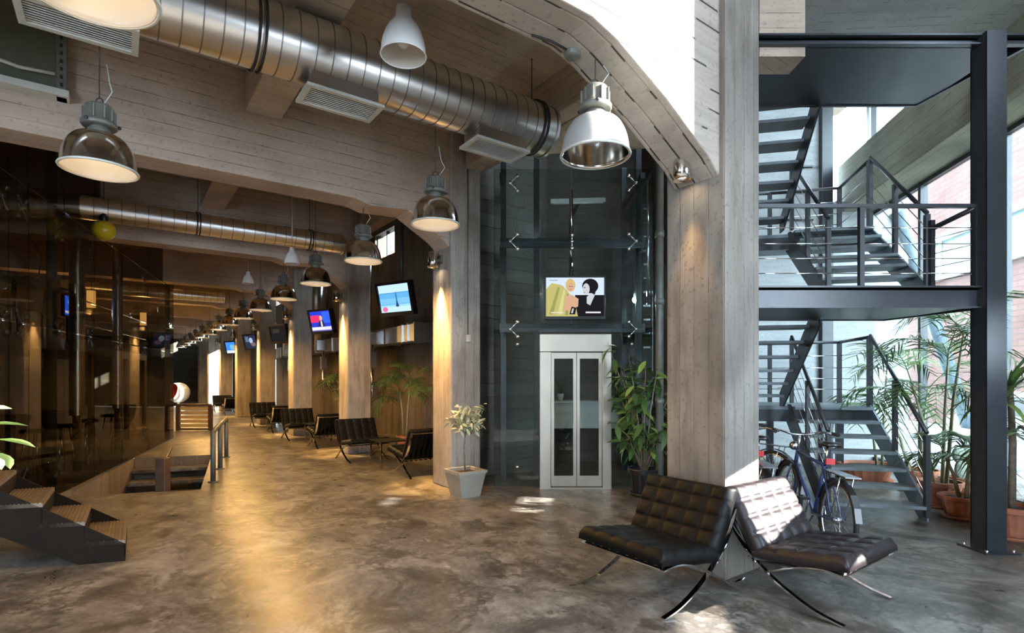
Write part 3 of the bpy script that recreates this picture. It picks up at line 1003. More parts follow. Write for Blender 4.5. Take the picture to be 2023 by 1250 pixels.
def exit_sign(p, label):
    s = thing('exit_sign', label, 'sign', p)
    mb = MB(); mb.wb(p.x - 0.11, p.x + 0.11, p.y - 0.03, p.y, p.z - 0.13, p.z + 0.13); mb.build('panel', sign_green, s)
    yy = p.y - 0.032
    mb = MB()                                   # running figure and doorway in white
    mb.ball(Vv(p.x + 0.0, yy, p.z + 0.075), 0.016, 8)
    mb.beam(Vv(p.x, yy, p.z + 0.055), Vv(p.x - 0.012, yy, p.z - 0.01), 0.004, 0.028, Vv(0, 1, 0))
    mb.beam(Vv(p.x - 0.012, yy, p.z - 0.005), Vv(p.x + 0.035, yy, p.z - 0.04), 0.004, 0.016, Vv(0, 1, 0))
    mb.beam(Vv(p.x + 0.035, yy, p.z - 0.04), Vv(p.x + 0.02, yy, p.z - 0.085), 0.004, 0.014, Vv(0, 1, 0))
    mb.beam(Vv(p.x - 0.012, yy, p.z - 0.005), Vv(p.x - 0.05, yy, p.z - 0.08), 0.004, 0.016, Vv(0, 1, 0))
    mb.beam(Vv(p.x, yy, p.z + 0.045), Vv(p.x + 0.05, yy, p.z + 0.02), 0.004, 0.012, Vv(0, 1, 0))
    mb.beam(Vv(p.x, yy, p.z + 0.045), Vv(p.x - 0.045, yy, p.z + 0.03), 0.004, 0.012, Vv(0, 1, 0))
    mb.build('running_figure', M['whitepaint'], s)
exit_sign(Vv(5.07, 9.74, 3.53), 'green emergency exit sign seen just above the middle landing')
exit_sign(Vv(5.03, 9.74, 6.12), 'green emergency exit sign seen behind the top stair flight')
sh = thing('wall_shelf', 'pale shelf of upright folders behind the top stair flight', 'shelf', Vv(4.6, 9.7, 3.9))
for z in (4.25, 4.75, 5.2):
    mb = MB(); mb.wb(4.2, 5.3, 9.50, 9.745, z, z + 0.03); mb.build('board', M['steel'], sh)
ci = 0
for z in (4.28, 4.78):
    for k in range(8):
        x = 4.28 + k * 0.12
        mb = MB(); mb.wb(x, x + 0.075, 9.55, 9.72, z, z + 0.30)
        tag(mb.build('folder', M['whitepaint']), f'white folder, {ordn[k]} from the left on the {"lower" if z < 4.5 else "upper"} shelf behind the top flight', 'folder', 'white folders on the stair shelf')

# ================================================================== GLASS LIFT
LY = 7.30
def LX(u):
    return (u - CX) / FPX * LY
def LZv(v):
    return CAMZ - (v - HV) / FPX * LY
lift = thing('glass_lift', 'glass lift shaft with stainless framed double door', 'lift', (0.85, LY, 0))
# stainless door surround
x0, x1 = LX(1066), LX(1207)
zt = LZv(660)
xa, xb = LX(1088), LX(1190)
zd = LZv(695)
mb = MB(); mb.wb(x0, xa, LY - 0.05, LY + 0.12, 0, zd); mb.build('jamb', M['stainless'], lift, 0.006)
mb = MB(); mb.wb(xb, x1, LY - 0.05, LY + 0.12, 0, zd); mb.build('jamb', M['stainless'], lift, 0.006)
mb = MB(); mb.wb(x0, x1, LY - 0.05, LY + 0.12, zd, zt); mb.build('header_panel', M['stainless'], lift, 0.006)
mb = MB(); mb.wb(x0, x1, LY - 0.06, LY + 0.12, 0, 0.02); mb.build('threshold', M['stainless'], lift)
xm = (xa + xb) / 2
for a, b in ((xa + 0.006, xm - 0.004), (xm + 0.004, xb - 0.006)):
    lf = MB()
    st = 0.04
    lf.wb(a, a + st, LY, LY + 0.04, 0.03, zd - 0.01)
    lf.wb(b - st, b, LY, LY + 0.04, 0.03, zd - 0.01)
    lf.wb(a + st, b - st, LY, LY + 0.04, zd - 0.09, zd - 0.01)
    lf.wb(a + st, b - st, LY, LY + 0.04, 0.03, 0.17)
    leaf = lf.build('door_leaf', M['stainless'], lift)
    mb = MB(); mb.wb(a + st, b - st, LY + 0.014, LY + 0.024, 0.17, zd - 0.09); mb.build('pane', M['glass_lift'], leaf)
# glass panes of the shaft
XL, XR, XM = LX(976), LX(1292), LX(1130)
z1, z2, z3 = LZv(650), LZv(477), 4.33
panes = [(XL, x0 - 0.01, 0.02, z1), (x1 + 0.01, XR, 0.02, z1),
         (XL, XM - 0.008, z1 + 0.015, z2), (XM + 0.008, XR, z1 + 0.015, z2), (XL, XM - 0.008, z2 + 0.015, z3), (XM + 0.008, XR, z2 + 0.015, z3)]
for a, b, c, d in panes:
    mb = MB(); mb.wb(a, b, LY + 0.05, LY + 0.062, c, d); mb.build('pane', M['glass_lift'], lift)
for x in (XL, XR):
    for c, d in ((0.02, z1), (z1 + 0.015, z2), (z2 + 0.015, z3)):
        mb = MB(); mb.wb(x - 0.006, x + 0.006, LY + 0.07, LY + 1.5, c, d); mb.build('pane', M['glass_lift'], lift)
XV, YV, ZV = Vv(1, 0, 0), Vv(0, 1, 0), Vv(0, 0, 1)
for x, dg in ((XL + 0.22, ((1, 1), (1, -1))), (XR - 0.24, ((-1, 1), (-1, -1)))):
    for z in (z1, z2, 4.12):
        spider(lift, Vv(x, LY + 0.0, z), XV, ZV, YV, 0.13, dg)
spider(lift, Vv(XM, LY + 0.0, z2), XV, ZV, YV, 0.12, ((0, 1), (0, -1)))
for x in (LX(1022), LX(1250)):
    for z in (0.28, 1.95):
        mb = MB(); mb.lathe([(0.001, -0.02), (0.025, -0.02), (0.025, 0.0), (0.001, 0.0)], Vv(x, LY + 0.05, z), (XV, ZV, YV), 12); mb.build('point_fixing', M['chrome'], lift)
# steel inside the shaft
for x, y in ((XL + 0.1, LY + 1.5), (XR - 0.1, LY + 1.5), (x0 - 0.03, LY + 0.25), (XR - 0.12, LY + 0.4), (XL + 0.12, LY + 0.5)):
    mb = MB(); mb.wb(x - 0.04, x + 0.04, y - 0.04, y + 0.04, 0, 4.9); mb.build('guide_rail', M['steel'], lift)
for z in (2.18, 3.36):
    mb = MB(); mb.wb(XL + 0.08, XR - 0.08, LY + 0.16, LY + 0.24, z - 0.06, z + 0.06); mb.build('cross_rail', M['steel'], lift)
for z in (2.2, 3.3, 4.3):
    for x in (XL + 0.1, XR - 0.1):
        mb = MB(); mb.wb(x - 0.03, x + 0.03, LY + 0.2, LY + 1.5, z - 0.04, z + 0.04); mb.build('side_rail', M['steel'], lift)
mb = MB(); mb.tube([Vv(LX(1136), LY + 0.5, 2.9), Vv(LX(1136), LY + 0.5, 4.2)], 0.03, 10); mb.build('hoist_ram', M['chrome'], lift)
mb = MB(); mb.tube([Vv(XR - 0.05, LY + 0.12, 2.5), Vv(XR - 0.05, LY + 0.12, 4.2)], 0.02, 8); mb.build('edge_tube', M['chrome'], lift)
for k in range(12):
    z = 1.9 + k * 0.19
    mb = MB(); mb.wb(XR - 0.11, XR - 0.02, LY + 0.13, LY + 0.17, z, z + 0.025); mb.build('cable_clip', M['chrome'], lift)

# strip light and lamp in the shaft
tl = thing('tube_light', 'unlit pale tube light high on the dark wall behind the lift glass', 'tube light', P(1142, 396, 8.9))
mb = MB(); a = P(1088, 398, 8.9); b = P(1196, 395, 8.9); mb.beam(a, b, 0.05, 0.07); mb.build('batten', M['cream'], tl)
mb = MB(); mb.tube([a + Vv(0.04, -0.04, -0.05), b + Vv(-0.04, -0.04, -0.05)], 0.016, 8); mb.build('tube', M['whitepaint'], tl)
mb = MB(); mb.beam((a + b) / 2 + Vv(0, 0.02, 0), (a + b) / 2 + Vv(0, 0.84, 0), 0.06, 0.05); mb.build('bracket', M['steel'], tl)
sl = thing('shaft_lamp', 'small bright white lamp inside the lift shaft right of the screen', 'lamp', P(1256, 592, LY + 0.45))
pc = P(1256, 592, LY + 0.45)
mb = MB(); mb.ball(pc, 0.05, 12); mb.build('bulb', emit('white_bulb', (0.85, 1.0, 0.93), 12.0), sl)
mb = MB(); mb.lathe([(0.03, 0.045), (0.04, 0.08), (0.03, 0.12), (0.001, 0.12)], pc, None, 12); mb.build('holder', M['gear'], sl)
mb = MB(); mb.tube([pc + UP * 0.12, pc + UP * 0.75], 0.008, 6); mb.build('cable', M['rubber'], sl)
lamp_light('POINT', (0, -0.06, -0.02), 40, (0.8, 1.0, 0.93), sl, 0.05)

# white counter seen through the lift doors, with a cup-shaped pot on it
ct = thing('white_counter', 'white counter front seen through the lift doors', 'counter', P(1170, 845, 9.2))
a = P(1090, 795, 9.2); b = P(1250, 845, 9.2)
mb = MB(); mb.wb(a.x, b.x, 9.1, 9.16, b.z, a.z); mb.build('front_panel', M['whitepaint'], ct, 0.004)
mb = MB(); mb.wb(a.x, b.x, 9.05, 9.6, a.z, a.z + 0.03); mb.build('top', M['whitepaint'], ct, 0.004)
for x in (a.x + 0.06, b.x - 0.06):
    mb = MB(); mb.wb(x - 0.03, x + 0.03, 9.2, 9.26, 0, a.z); mb.build('leg', M['steel'], ct)
pt = thing('counter_pot', 'small white flared pot with twigs on the white counter', 'pot', P(1108, 795, 9.2) + Vv(0, 0.06, 0.03))
pp = P(1108, 795, 9.2) + Vv(0, 0.06, 0.03)
mb = MB(); mb.lathe([(0.001, 0.001), (0.035, 0.001), (0.06, 0.12), (0.05, 0.12), (0.03, 0.02)], pp, None, 16); mb.build('pot', M['whitepaint'], pt)
for k in range(9):
    a = k * 0.7
    mb = MB(); mb.tube([pp + UP * 0.05, pp + Vv(0.05 * math.cos(a), 0.05 * math.sin(a), 0.25), pp + Vv(0.13 * math.cos(a), 0.1 * math.sin(a), 0.36 + 0.03 * (k % 3))], [0.004, 0.008, 0.002], 5); mb.build('twig', M['leaf'], pt)

# grey drain pipe beside the big pillar
pipe_p = Vv(P(1303, 500, 6.8).x, 6.8, 0)
dp = thing('drain_pipe', 'grey vertical drain pipe left of the big front pillar', 'pipe', pipe_p)
mb = MB(); mb.tube([pipe_p, pipe_p + UP * 4.34], 0.05, 14); mb.build('pipe', M['gear'], dp)
for z in (1.2, 2.45, 3.3):
    mb = MB(); mb.lathe([(0.05, -0.04), (0.06, -0.04), (0.06, 0.04), (0.05, 0.04)], pipe_p + UP * z, None, 14); mb.build('collar', M['gear'], dp)

# ================================================================== SCREENS
_em = {}
def em(col, k=1.0):
    key = (col, k)
    if key not in _em:
        _em[key] = emit('screen_colour', col, k)
    return _em[key]
def ellipse(cx, cy, rx, ry, n=18):
    return [(cx + rx * math.cos(2 * math.pi * i / n), cy + ry * math.sin(2 * math.pi * i / n)) for i in range(n)]
def rect(x0, y0, x1, y1):
    return [(x0, y0), (x1, y0), (x1, y1), (x0, y1)]
def picture(parent, c, right, upv, nrm, w, h, layers, k=1.0):
    mats, idx = [], {}
    mb = MB()
    for i, (poly, col) in enumerate(layers):
        if col not in idx:
            idx[col] = len(mats); mats.append(em(col, k))
        pts = [c + right * ((x - 0.5) * w) + upv * ((y - 0.5) * h) + nrm * (0.0006 * i) for x, y in poly]
        mb.add(pts, [tuple(range(len(pts)))], idx[col])
    return mb.build('picture', mats, parent)

art_sea = [(rect(0, 0, 1, 1), (0.10, 0.34, 0.62)), (rect(0, 0.7, 1, 1), (0.42, 0.60, 0.80)), (rect(0, 0.3, 1, 0.5), (0.16, 0.42, 0.66)),
           (rect(0, 0.0, 1, 0.2), (0.42, 0.62, 0.72)), (rect(0, 0.2, 1, 0.27), (0.26, 0.52, 0.68)), (rect(0.53, 0.18, 0.58, 0.72), (0.04, 0.16, 0.32)),
           ([(0.5, 0.2), (0.62, 0.2), (0.56, 0.42)], (0.02, 0.05, 0.12)), (ellipse(0.14, 0.12, 0.09, 0.09), (0.60, 0.12, 0.30)), (rect(0.0, 0.68, 1, 0.71), (0.05, 0.24, 0.5))]
art_news = [(rect(0, 0, 1, 1), (0.02, 0.04, 0.50)), (rect(0, 0.45, 0.45, 0.8), (0.62, 0.03, 0.12)), (rect(0.6, 0.4, 1, 0.95), (0.03, 0.10, 0.72)),
            (rect(0, 0.0, 1, 0.22), (0.55, 0.55, 0.68)), (rect(0, 0.0, 1, 0.06), (0.10, 0.08, 0.35)), ([(0.30, 0.22), (0.70, 0.22), (0.62, 0.52), (0.42, 0.52)], (0.02, 0.02, 0.10)),
            ([(0.48, 0.24), (0.56, 0.24), (0.55, 0.50), (0.49, 0.50)], (0.65, 0.62, 0.70)), (ellipse(0.52, 0.65, 0.075, 0.13), (0.60, 0.34, 0.26)), (rect(0.05, 0.10, 0.6, 0.15), (0.85, 0.85, 0.9))]
art_off = [(rect(0, 0, 1, 1), (0.012, 0.011, 0.010)), (rect(0.15, 0.55, 0.6, 0.8), (0.035, 0.026, 0.018))]
art_night = [(rect(0, 0, 1, 1), (0.02, 0.025, 0.05)), (ellipse(0.55, 0.6, 0.16, 0.22), (0.30, 0.36, 0.48)), (rect(0.1, 0.5, 0.35, 0.9), (0.10, 0.12, 0.22)), (ellipse(0.7, 0.3, 0.2, 0.15), (0.16, 0.10, 0.10))]
art_blue = [(rect(0, 0, 1, 1), (0.05, 0.20, 0.75)), (rect(0, 0.0, 1, 0.25), (0.55, 0.6, 0.75)), (ellipse(0.6, 0.55, 0.2, 0.25), (0.10, 0.40, 0.9)), (rect(0.75, 0.2, 1, 0.7), (0.5, 0.25, 0.12))]

def tv(idx, s, label, art, yaw_n=(-0.534, -0.845), t=0.1, z=2.80, w=0.78, h=0.56, pitch=13):
    c = B(s, t, z)
    r = thing('television', label, 'television', c, 'corridor televisions')
    n0 = Vv(yaw_n[0], yaw_n[1], 0).normalized()
    right = UP.cross(-n0).normalized() * -1
    right = n0.cross(UP).normalized() * -1
    cp, sp = math.cos(R(pitch)), math.sin(R(pitch))
    nrm = n0 * cp - UP * sp
    upv = UP * cp + n0 * sp
    mb = MB(); mb.box(c - nrm * 0.05, (w, 0.07, h), (right, nrm, upv)); mb.build('housing', M['plastic'], r, 0.012)
    mb = MB()
    bz = 0.045
    mb.box(c + upv * (h / 2 - bz / 2), (w, 0.05, bz), (right, nrm, upv))
    mb.box(c - upv * (h / 2 - bz / 2 - 0.01), (w, 0.05, bz + 0.02), (right, nrm, upv))
    mb.box(c + right * (w / 2 - bz / 2), (bz, 0.05, h), (right, nrm, upv))
    mb.box(c - right * (w / 2 - bz / 2), (bz, 0.05, h), (right, nrm, upv))
    mb.build('bezel', M['plastic'], r)
    picture(r, c + upv * 0.01 + nrm * 0.002, right, upv, nrm, w - 2 * bz, h - 2.3 * bz, art, 0.55)
    mb = MB(); mb.tube([c - n0 * 0.16 - UP * 0.05, Vv(c.x - n0.x * 0.16, c.y - n0.y * 0.16, 4.36)], 0.025, 8); mb.build('hanging_pole', M['steel'], r)
    mb = MB(); mb.beam(c - nrm * 0.08, c - n0 * 0.17, 0.12, 0.12); mb.build('bracket', M['steel'], r)
tv(0, 6.1, 'television showing a pale blue sea picture, nearest in the corridor', art_sea)
tv(1, 6.1 + SP, 'television showing a newsreader on blue and red', art_news, z=2.76)
tv(2, 6.1 + 2 * SP, 'switched-off dark television in the corridor', art_off, z=2.74)
tv(3, 6.1 + 3 * SP, 'television with a dark night-time picture', art_night, z=2.72)
tv(4, 6.1 + 4 * SP, 'farthest television, showing mostly plain blue', art_blue, z=2.70)

# advert screen above the lift door
c = P(1136, 588, LY - 0.12)
ad = thing('advert_screen', 'flat screen with a two-portrait advert above the lift door', 'television', c)
w_, h_ = (1197 - 1075) / FPX * (LY - 0.12), (632 - 545) / FPX * (LY - 0.12)
mb = MB(); mb.wb(c.x - w_ / 2, c.x + w_ / 2, c.y, c.y + 0.06, c.z - h_ / 2, c.z + h_ / 2); mb.build('housing', M['plastic'], ad, 0.008)
gold, skin, hair, sky_ = (0.50, 0.46, 0.16), (0.62, 0.38, 0.24), (0.62, 0.45, 0.16), (0.62, 0.72, 0.85)
blk, gry = (0.012, 0.012, 0.016), (0.55, 0.57, 0.60)
art_ad = [(rect(0, 0, 1, 1), sky_), (rect(0.5, 0, 1, 0.55), blk),
          ([(0, 0), (0.55, 0), (0.5, 0.35), (0.40, 0.6), (0.28, 0.8), (0.1, 0.86), (0, 0.7)], gold),
          ([(0.05, 0.05), (0.2, 0.75), (0.24, 0.74), (0.12, 0.05)], (0.30, 0.32, 0.10)), ([(0.2, 0.05), (0.30, 0.7), (0.33, 0.66), (0.27, 0.05)], (0.62, 0.60, 0.25)),
          ([(0.33, 0.03), (0.36, 0.6), (0.39, 0.55), (0.38, 0.03)], (0.30, 0.28, 0.10)),
          ([(0.30, 0.12), (0.55, 0.25), (0.56, 0.45), (0.44, 0.56), (0.33, 0.52)], skin), (ellipse(0.42, 0.80, 0.085, 0.17), hair), (ellipse(0.425, 0.76, 0.055, 0.12), skin),
          (ellipse(0.41, 0.77, 0.012, 0.012), (0.1, 0.06, 0.04)), (ellipse(0.445, 0.77, 0.012, 0.012), (0.1, 0.06, 0.04)), (rect(0.412, 0.685, 0.44, 0.70), (0.5, 0.1, 0.1)),
          ([(0.40, 0.05), (0.5, 0.05), (0.52, 0.22), (0.44, 0.25)], blk), ([(0.43, 0.08), (0.46, 0.08), (0.48, 0.2), (0.45, 0.2)], gry),
          (ellipse(0.76, 0.78, 0.14, 0.19), blk), (ellipse(0.69, 0.70, 0.06, 0.15), gry), ([(0.70, 0.5), (0.78, 0.6), (0.80, 0.78), (0.66, 0.9), (0.74, 0.97), (0.88, 0.8), (0.84, 0.56)], blk),
          ([(0.70, 0.33), (0.76, 0.28), (0.84, 0.55), (0.78, 0.6), (0.70, 0.5)], gry), ([(0.6, 0.0), (0.7, 0.34), (0.66, 0.5), (0.56, 0.35)], blk),
          (ellipse(0.665, 0.74, 0.016, 0.01), blk), (rect(0.645, 0.6, 0.675, 0.615), (0.15, 0.12, 0.12)),
          (rect(0.68, 0.08, 0.94, 0.12), (0.75, 0.75, 0.78)), (rect(0.08, 0.08, 0.30, 0.11), (0.7, 0.68, 0.5)), (rect(0.05, 0.91, 0.2, 0.94), (0.35, 0.45, 0.55))]
picture(ad, c + Vv(0, -0.004, 0.01), XV, ZV, Vv(0, -1, 0), w_ - 0.05, h_ - 0.07, art_ad, 0.42)
mb = MB(); mb.wb(c.x - 0.1, c.x + 0.1, c.y + 0.05, LY + 0.17, c.z - 0.1, c.z + 0.02); mb.build('bracket', M['steel'], ad)

# ================================================================== LAMPS
def bell_profile(rr, h):
    pts = []
    for i in range(13):
        a = i / 12
        ang = a * math.pi / 2
        pts.append((0.065 + (rr - 0.065) * math.cos(ang) ** 0.72, h * math.sin(ang) ** 1.15))
    return pts
def highbay(name, label, loc, hang_z, lit=1.0, group='high-bay lamps', body='alu'):
    loc = Vector(loc)
    r = thing(name, label, 'pendant lamp', loc, group)
    rr, h = 0.222, 0.245
    prof = bell_profile(rr, h)
    mb = MB(); mb.lathe([(rr + 0.006, -0.006)] + prof, loc, None, 36); mb.build('reflector', M[body], r)
    inner = [(p - 0.006, z - 0.004) for p, z in prof]
    mb = MB(); mb.lathe([(rr, -0.004)] + inner, loc, None, 36); mb.build('reflector_lining', M['lining'] if lit > 0 else M['alu'], r)
    mb = MB(); mb.torus(loc, rr + 0.004, 0.0085, (XV, YV, ZV), 40, 6); mb.build('rim', M['cream'], r)
    mb = MB(); mb.lathe([(0.068, 0.235), (0.068, 0.275), (0.055, 0.29), (0.055, 0.30)], loc, None, 20, cap0=True); mb.build('neck', M['gear'], r)
    mb = MB(); mb.lathe([(0.001, 0.295), (0.10, 0.295), (0.108, 0.305), (0.108, 0.325), (0.085, 0.33), (0.085, 0.43), (0.075, 0.445), (0.001, 0.45)], loc, None, 22)
    gh = mb.build('gear_housing', M['gear'], r)
    mb = MB()
    for k in range(10):
        a = 2 * math.pi * k / 10
        mb.box(loc + Vv(0.088 * math.cos(a), 0.088 * math.sin(a), 0.38), (0.02, 0.008, 0.085), (Vv(math.cos(a), math.sin(a), 0), Vv(-math.sin(a), math.cos(a), 0), ZV))
    mb.build('cooling_fin', M['gear'], gh)
    for k in range(3):
        a = 2 * math.pi * k / 3 + 0.5
        mb = MB(); mb.ball(loc + Vv(0.115 * math.cos(a), 0.115 * math.sin(a), 0.315), 0.012, 8); mb.build('clip', M['steel'], gh)
    mb = MB(); mb.torus(loc + UP * 0.475, 0.025, 0.005, (XV, ZV, YV), 14, 5); mb.build('hook', M['steel'], r)
    mb = MB(); mb.tube([loc + UP * 0.50, Vv(loc.x, loc.y, hang_z)], 0.004, 5); mb.build('suspension', M['steel'], r)
    mb = MB(); mb.tube([loc + Vv(0.02, 0, 0.44), loc + Vv(0.09, 0, 0.54), loc + Vv(0.05, 0.03, 0.62), Vv(loc.x + 0.03, loc.y + 0.03, min(hang_z, loc.z + 0.75))], 0.0045, 5); mb.build('cable', M['cream'], r)
    mb = MB(); mb.ball(loc + UP * 0.145, 0.045, 14, 0, 1.5); mb.build('bulb', M['bulb'] if lit > 0 else M['whitepaint'], r)
    if lit > 0:
        lamp_light('SPOT', (0, 0, 0.03), PEND_W * lit, WARM, r, 0.03, spot_size=R(158), spot_blend=0.3)
    return r
RT = -1.13
highbay('high_bay_lamp', 'unlit high-bay lamp catching bright sun beside the big pillar', B(0.27, RT + 0.07, 2.96), 3.66, 0, body='satin')
highbay('high_bay_lamp', 'high-bay lamp with pale lining hanging in front of the pillar left of the lift', B(2.27, RT - 0.05, 2.94), 3.86, 0.4)
row = [4.27 + 2.025 * k for k in range(13)]
for k, s in enumerate(row):
    under = (k % 2 == 0)
    highbay('high_bay_lamp', f'lit high-bay lamp, {ordn[k]} of the corridor row counted from the front', B(s, RT, 2.95), 3.665 if under else 4.8, 1.0)
highbay('high_bay_lamp', 'large warm lit high-bay lamp at the left, below the wide beam', Vv(-2.87, 3.76, 2.94), 4.8, 0.6)
highbay('high_bay_lamp', 'very near warm lit high-bay lamp cut by the top left corner', Vv(-1.585, 2.02, 2.95), 3.66, 0.45)

def bellpendant(label, loc, hang_z, d=0.30):
    loc = Vector(loc); k = d / 0.30
    r = thing('bell_pendant', label, 'pendant lamp', loc, 'bell pendants')
    prof = [(0.150, 0.0), (0.150, 0.01), (0.147, 0.05), (0.138, 0.10), (0.120, 0.155), (0.095, 0.20), (0.066, 0.235), (0.055, 0.25), (0.050, 0.32), (0.03, 0.335), (0.004, 0.338)]
    prof = [(a * k, b * k) for a, b in prof]
    mb = MB(); mb.lathe(prof, loc, None, 32); mb.build('shade', M['whitepaint'], r)
    mb = MB(); mb.lathe([(a - 0.004, b - 0.001) for a, b in prof[:8]], loc, None, 32); mb.build('lining', M['lining'], r)
    mb = MB(); mb.torus(loc, 0.150 * k, 0.005, (XV, YV, ZV), 32, 5); mb.build('rim', M['whitepaint'], r)
    mb = MB(); mb.tube([loc + UP * 0.33 * k, Vv(loc.x, loc.y, hang_z)], 0.005, 5); mb.build('cable', M['cream'], r)
    mb = MB(); mb.ball(loc + UP * 0.09 * k, 0.04 * k, 12); mb.build('bulb', M['whitepaint'], r)
bellpendant('white bell-shaped pendant hanging near the top, in front of the round duct', P(797, 110, 3.62), 4.8)
bellpendant('small grey bell pendant on a long cord below the second thin duct', P(577, 521, 8.0), 4.8, 0.22)
bellpendant('small bell pendant deep in the corridor on a long cord', P(490, 560, 11.0), 4.8, 0.22)

def pillar_spot(i):
    s0 = i * SP
    c = B(s0 + 0.28, -0.13, 3.10)
    r = thing('pillar_spotlight', ['grey cylinder spotlight on the big front pillar', 'grey cylinder spotlight on the gold-lit pillar left of the lift'][i] if i < 2 else f'cylinder spotlight on the {ordn[i]} corridor pillar from the front', 'spotlight', c, 'pillar spotlights')
    dn = (-UP - Bv * 0.10).normalized() * 1.0
    dn = (-UP + Bv * 0.065).normalized()
    sx = A
    sy = dn.cross(sx)
    mb = MB(); mb.lathe([(0.001, -0.11), (0.055, -0.11), (0.062, -0.10), (0.066, 0.02), (0.074, 0.10), (0.070, 0.10), (0.06, 0.06)], c, (sx, sy, dn), 22); mb.build('body', M['alu'], r)
    mb = MB(); mb.lathe([(0.001, 0.065), (0.06, 0.065)], c, (sx, sy, dn), 20); mb.build('lens', M['spotlens'], r)
    mb = MB(); mb.beam(c - UP * 0.02, B(s0 + 0.28, 0.0, 3.12), 0.03, 0.03); mb.build('arm', M['gear'], r)
    mb = MB(); mb.bb(s0 + 0.23, s0 + 0.33, -0.025, 0.0, 3.06, 3.18); mb.build('mount', M['gear'], r)
    l = lamp_light('SPOT', dn * 0.12, SPOT_W * (0.05 if i == 0 else 1.0), (1.0, 0.56, 0.17), r, 0.03, spot_size=R(40), spot_blend=1.0)
    l.rotation_euler = (-dn).to_track_quat('Z', 'Y').to_euler()
for i in range(7):
    pillar_spot(i)

# yellow globe
yc = P(205, 455, 7.7)
yg = thing('yellow_globe', 'yellow globe pendant on a dark rod at the left', 'pendant lamp', yc)
mb = MB(); mb.ball(yc, 0.145, 24); mb.build('globe', M['yellow'], yg)
mb = MB(); mb.lathe([(0.05, 0.13), (0.055, 0.16), (0.055, 0.34), (0.03, 0.36), (0.001, 0.36)], yc, None, 14); mb.build('cap', M['plastic'], yg)
mb = MB(); mb.tube([yc + UP * 0.36, Vv(yc.x, yc.y, 4.8)], 0.008, 6); mb.build('rod', M['steel'], yg)

# ================================================================== DUCTS
def round_duct(label, s, z, r, t0, t1, pitch, straps=()):
    d = thing('round_duct', label, 'duct', B(s, (t0 + t1) / 2, z), 'round air ducts')
    prof = []
    n = int((t1 - t0) / pitch)
    for k in range(n + 1):
        x = t0 + k * pitch
        prof += [(r, x), (r, x + pitch - 0.010), (r + 0.005, x + pitch - 0.008), (r + 0.005, x + pitch - 0.002), (r, x + pitch)]
    prof.append((r, t0 + (n + 1) * pitch))
    e = t0 + (n + 1) * pitch
    prof += [(r + 0.012, e), (r + 0.012, e + 0.03), (r * 0.99, e + 0.03), (0.001, e + 0.02)]
    mb = MB()
    for k in range(len(prof) - 1):
        if (prof[k][0], prof[k][1]) != (prof[k + 1][0], prof[k + 1][1]):
            mb.lathe(prof[k:k + 2], B(s, 0, z), (A, UP, Bv), 48, mi=1 if (k < 5 * n + 4 and k % 5 in (1, 2, 3)) else 0, smooth=True)
    o = mb.build('tube', [M['galv'], M['seam']], d)
    for st in straps:
        mb = MB()
        for q in (-0.022, 0.022):
            mb.torus(B(s, st + q, z), r + 0.012, 0.009, (A, UP, Bv), 40, 6)
        mb.build('strap', M['rubber'], d)
        mb = MB(); mb.tube([B(s, st, z + r), B(s, st, 4.8)], 0.006, 5); mb.build('hanger_rod', M['steel'], d)
    return d
D1 = round_duct('large spiral round duct running under the ceiling towards the lift', 2.12, 4.08, 0.252, -7.5, -0.12, 0.125, (-2.76, -0.14, -5.4))
def grille(label, t):
    s, z = 2.12, 3.74
    g = thing('air_grille', label, 'air grille', B(s, t, z), 'duct air grilles')
    mb = MB(); mb.bb(s - 0.14, s + 0.14, t - 0.27, t + 0.27, z + 0.01, z + 0.26); mb.build('box', M['galv'], g)
    mb = MB()
    mb.bb(s - 0.17, s + 0.17, t - 0.31, t - 0.27, z - 0.012, z + 0.012); mb.bb(s - 0.17, s + 0.17, t + 0.27, t + 0.31, z - 0.012, z + 0.012)
    mb.bb(s - 0.17, s - 0.13, t - 0.27, t + 0.27, z - 0.012, z + 0.012); mb.bb(s + 0.13, s + 0.17, t - 0.27, t + 0.27, z - 0.012, z + 0.012)
    mb.build('frame', M['cream'], g)
    for k in range(9):
        mb = MB(); a = s - 0.115 + k * 0.0288
        mb.box(B(a, t, z), (0.018, 0.54, 0.005), ((A + UP * 0.4).normalized(), Bv, (UP - A * 0.4).normalized())); mb.build('slat', M['cream'], g)
grille('pale air grille under the large duct nearest the lift', -0.60)
grille('pale air grille under the middle of the large duct', -2.13)
grille('pale air grille under the large duct near the top left corner', -3.80)
round_duct('thinner spiral duct crossing behind the wide beam', 7.45, 3.90, 0.165, -6.6, -0.5, 0.16, (-0.9, -2.6, -4.6))
round_duct('thin gold-lit spiral duct deep in the corridor', 15.6, 3.84, 0.15, -4.8, -1.2, 0.16, (-3.0,))

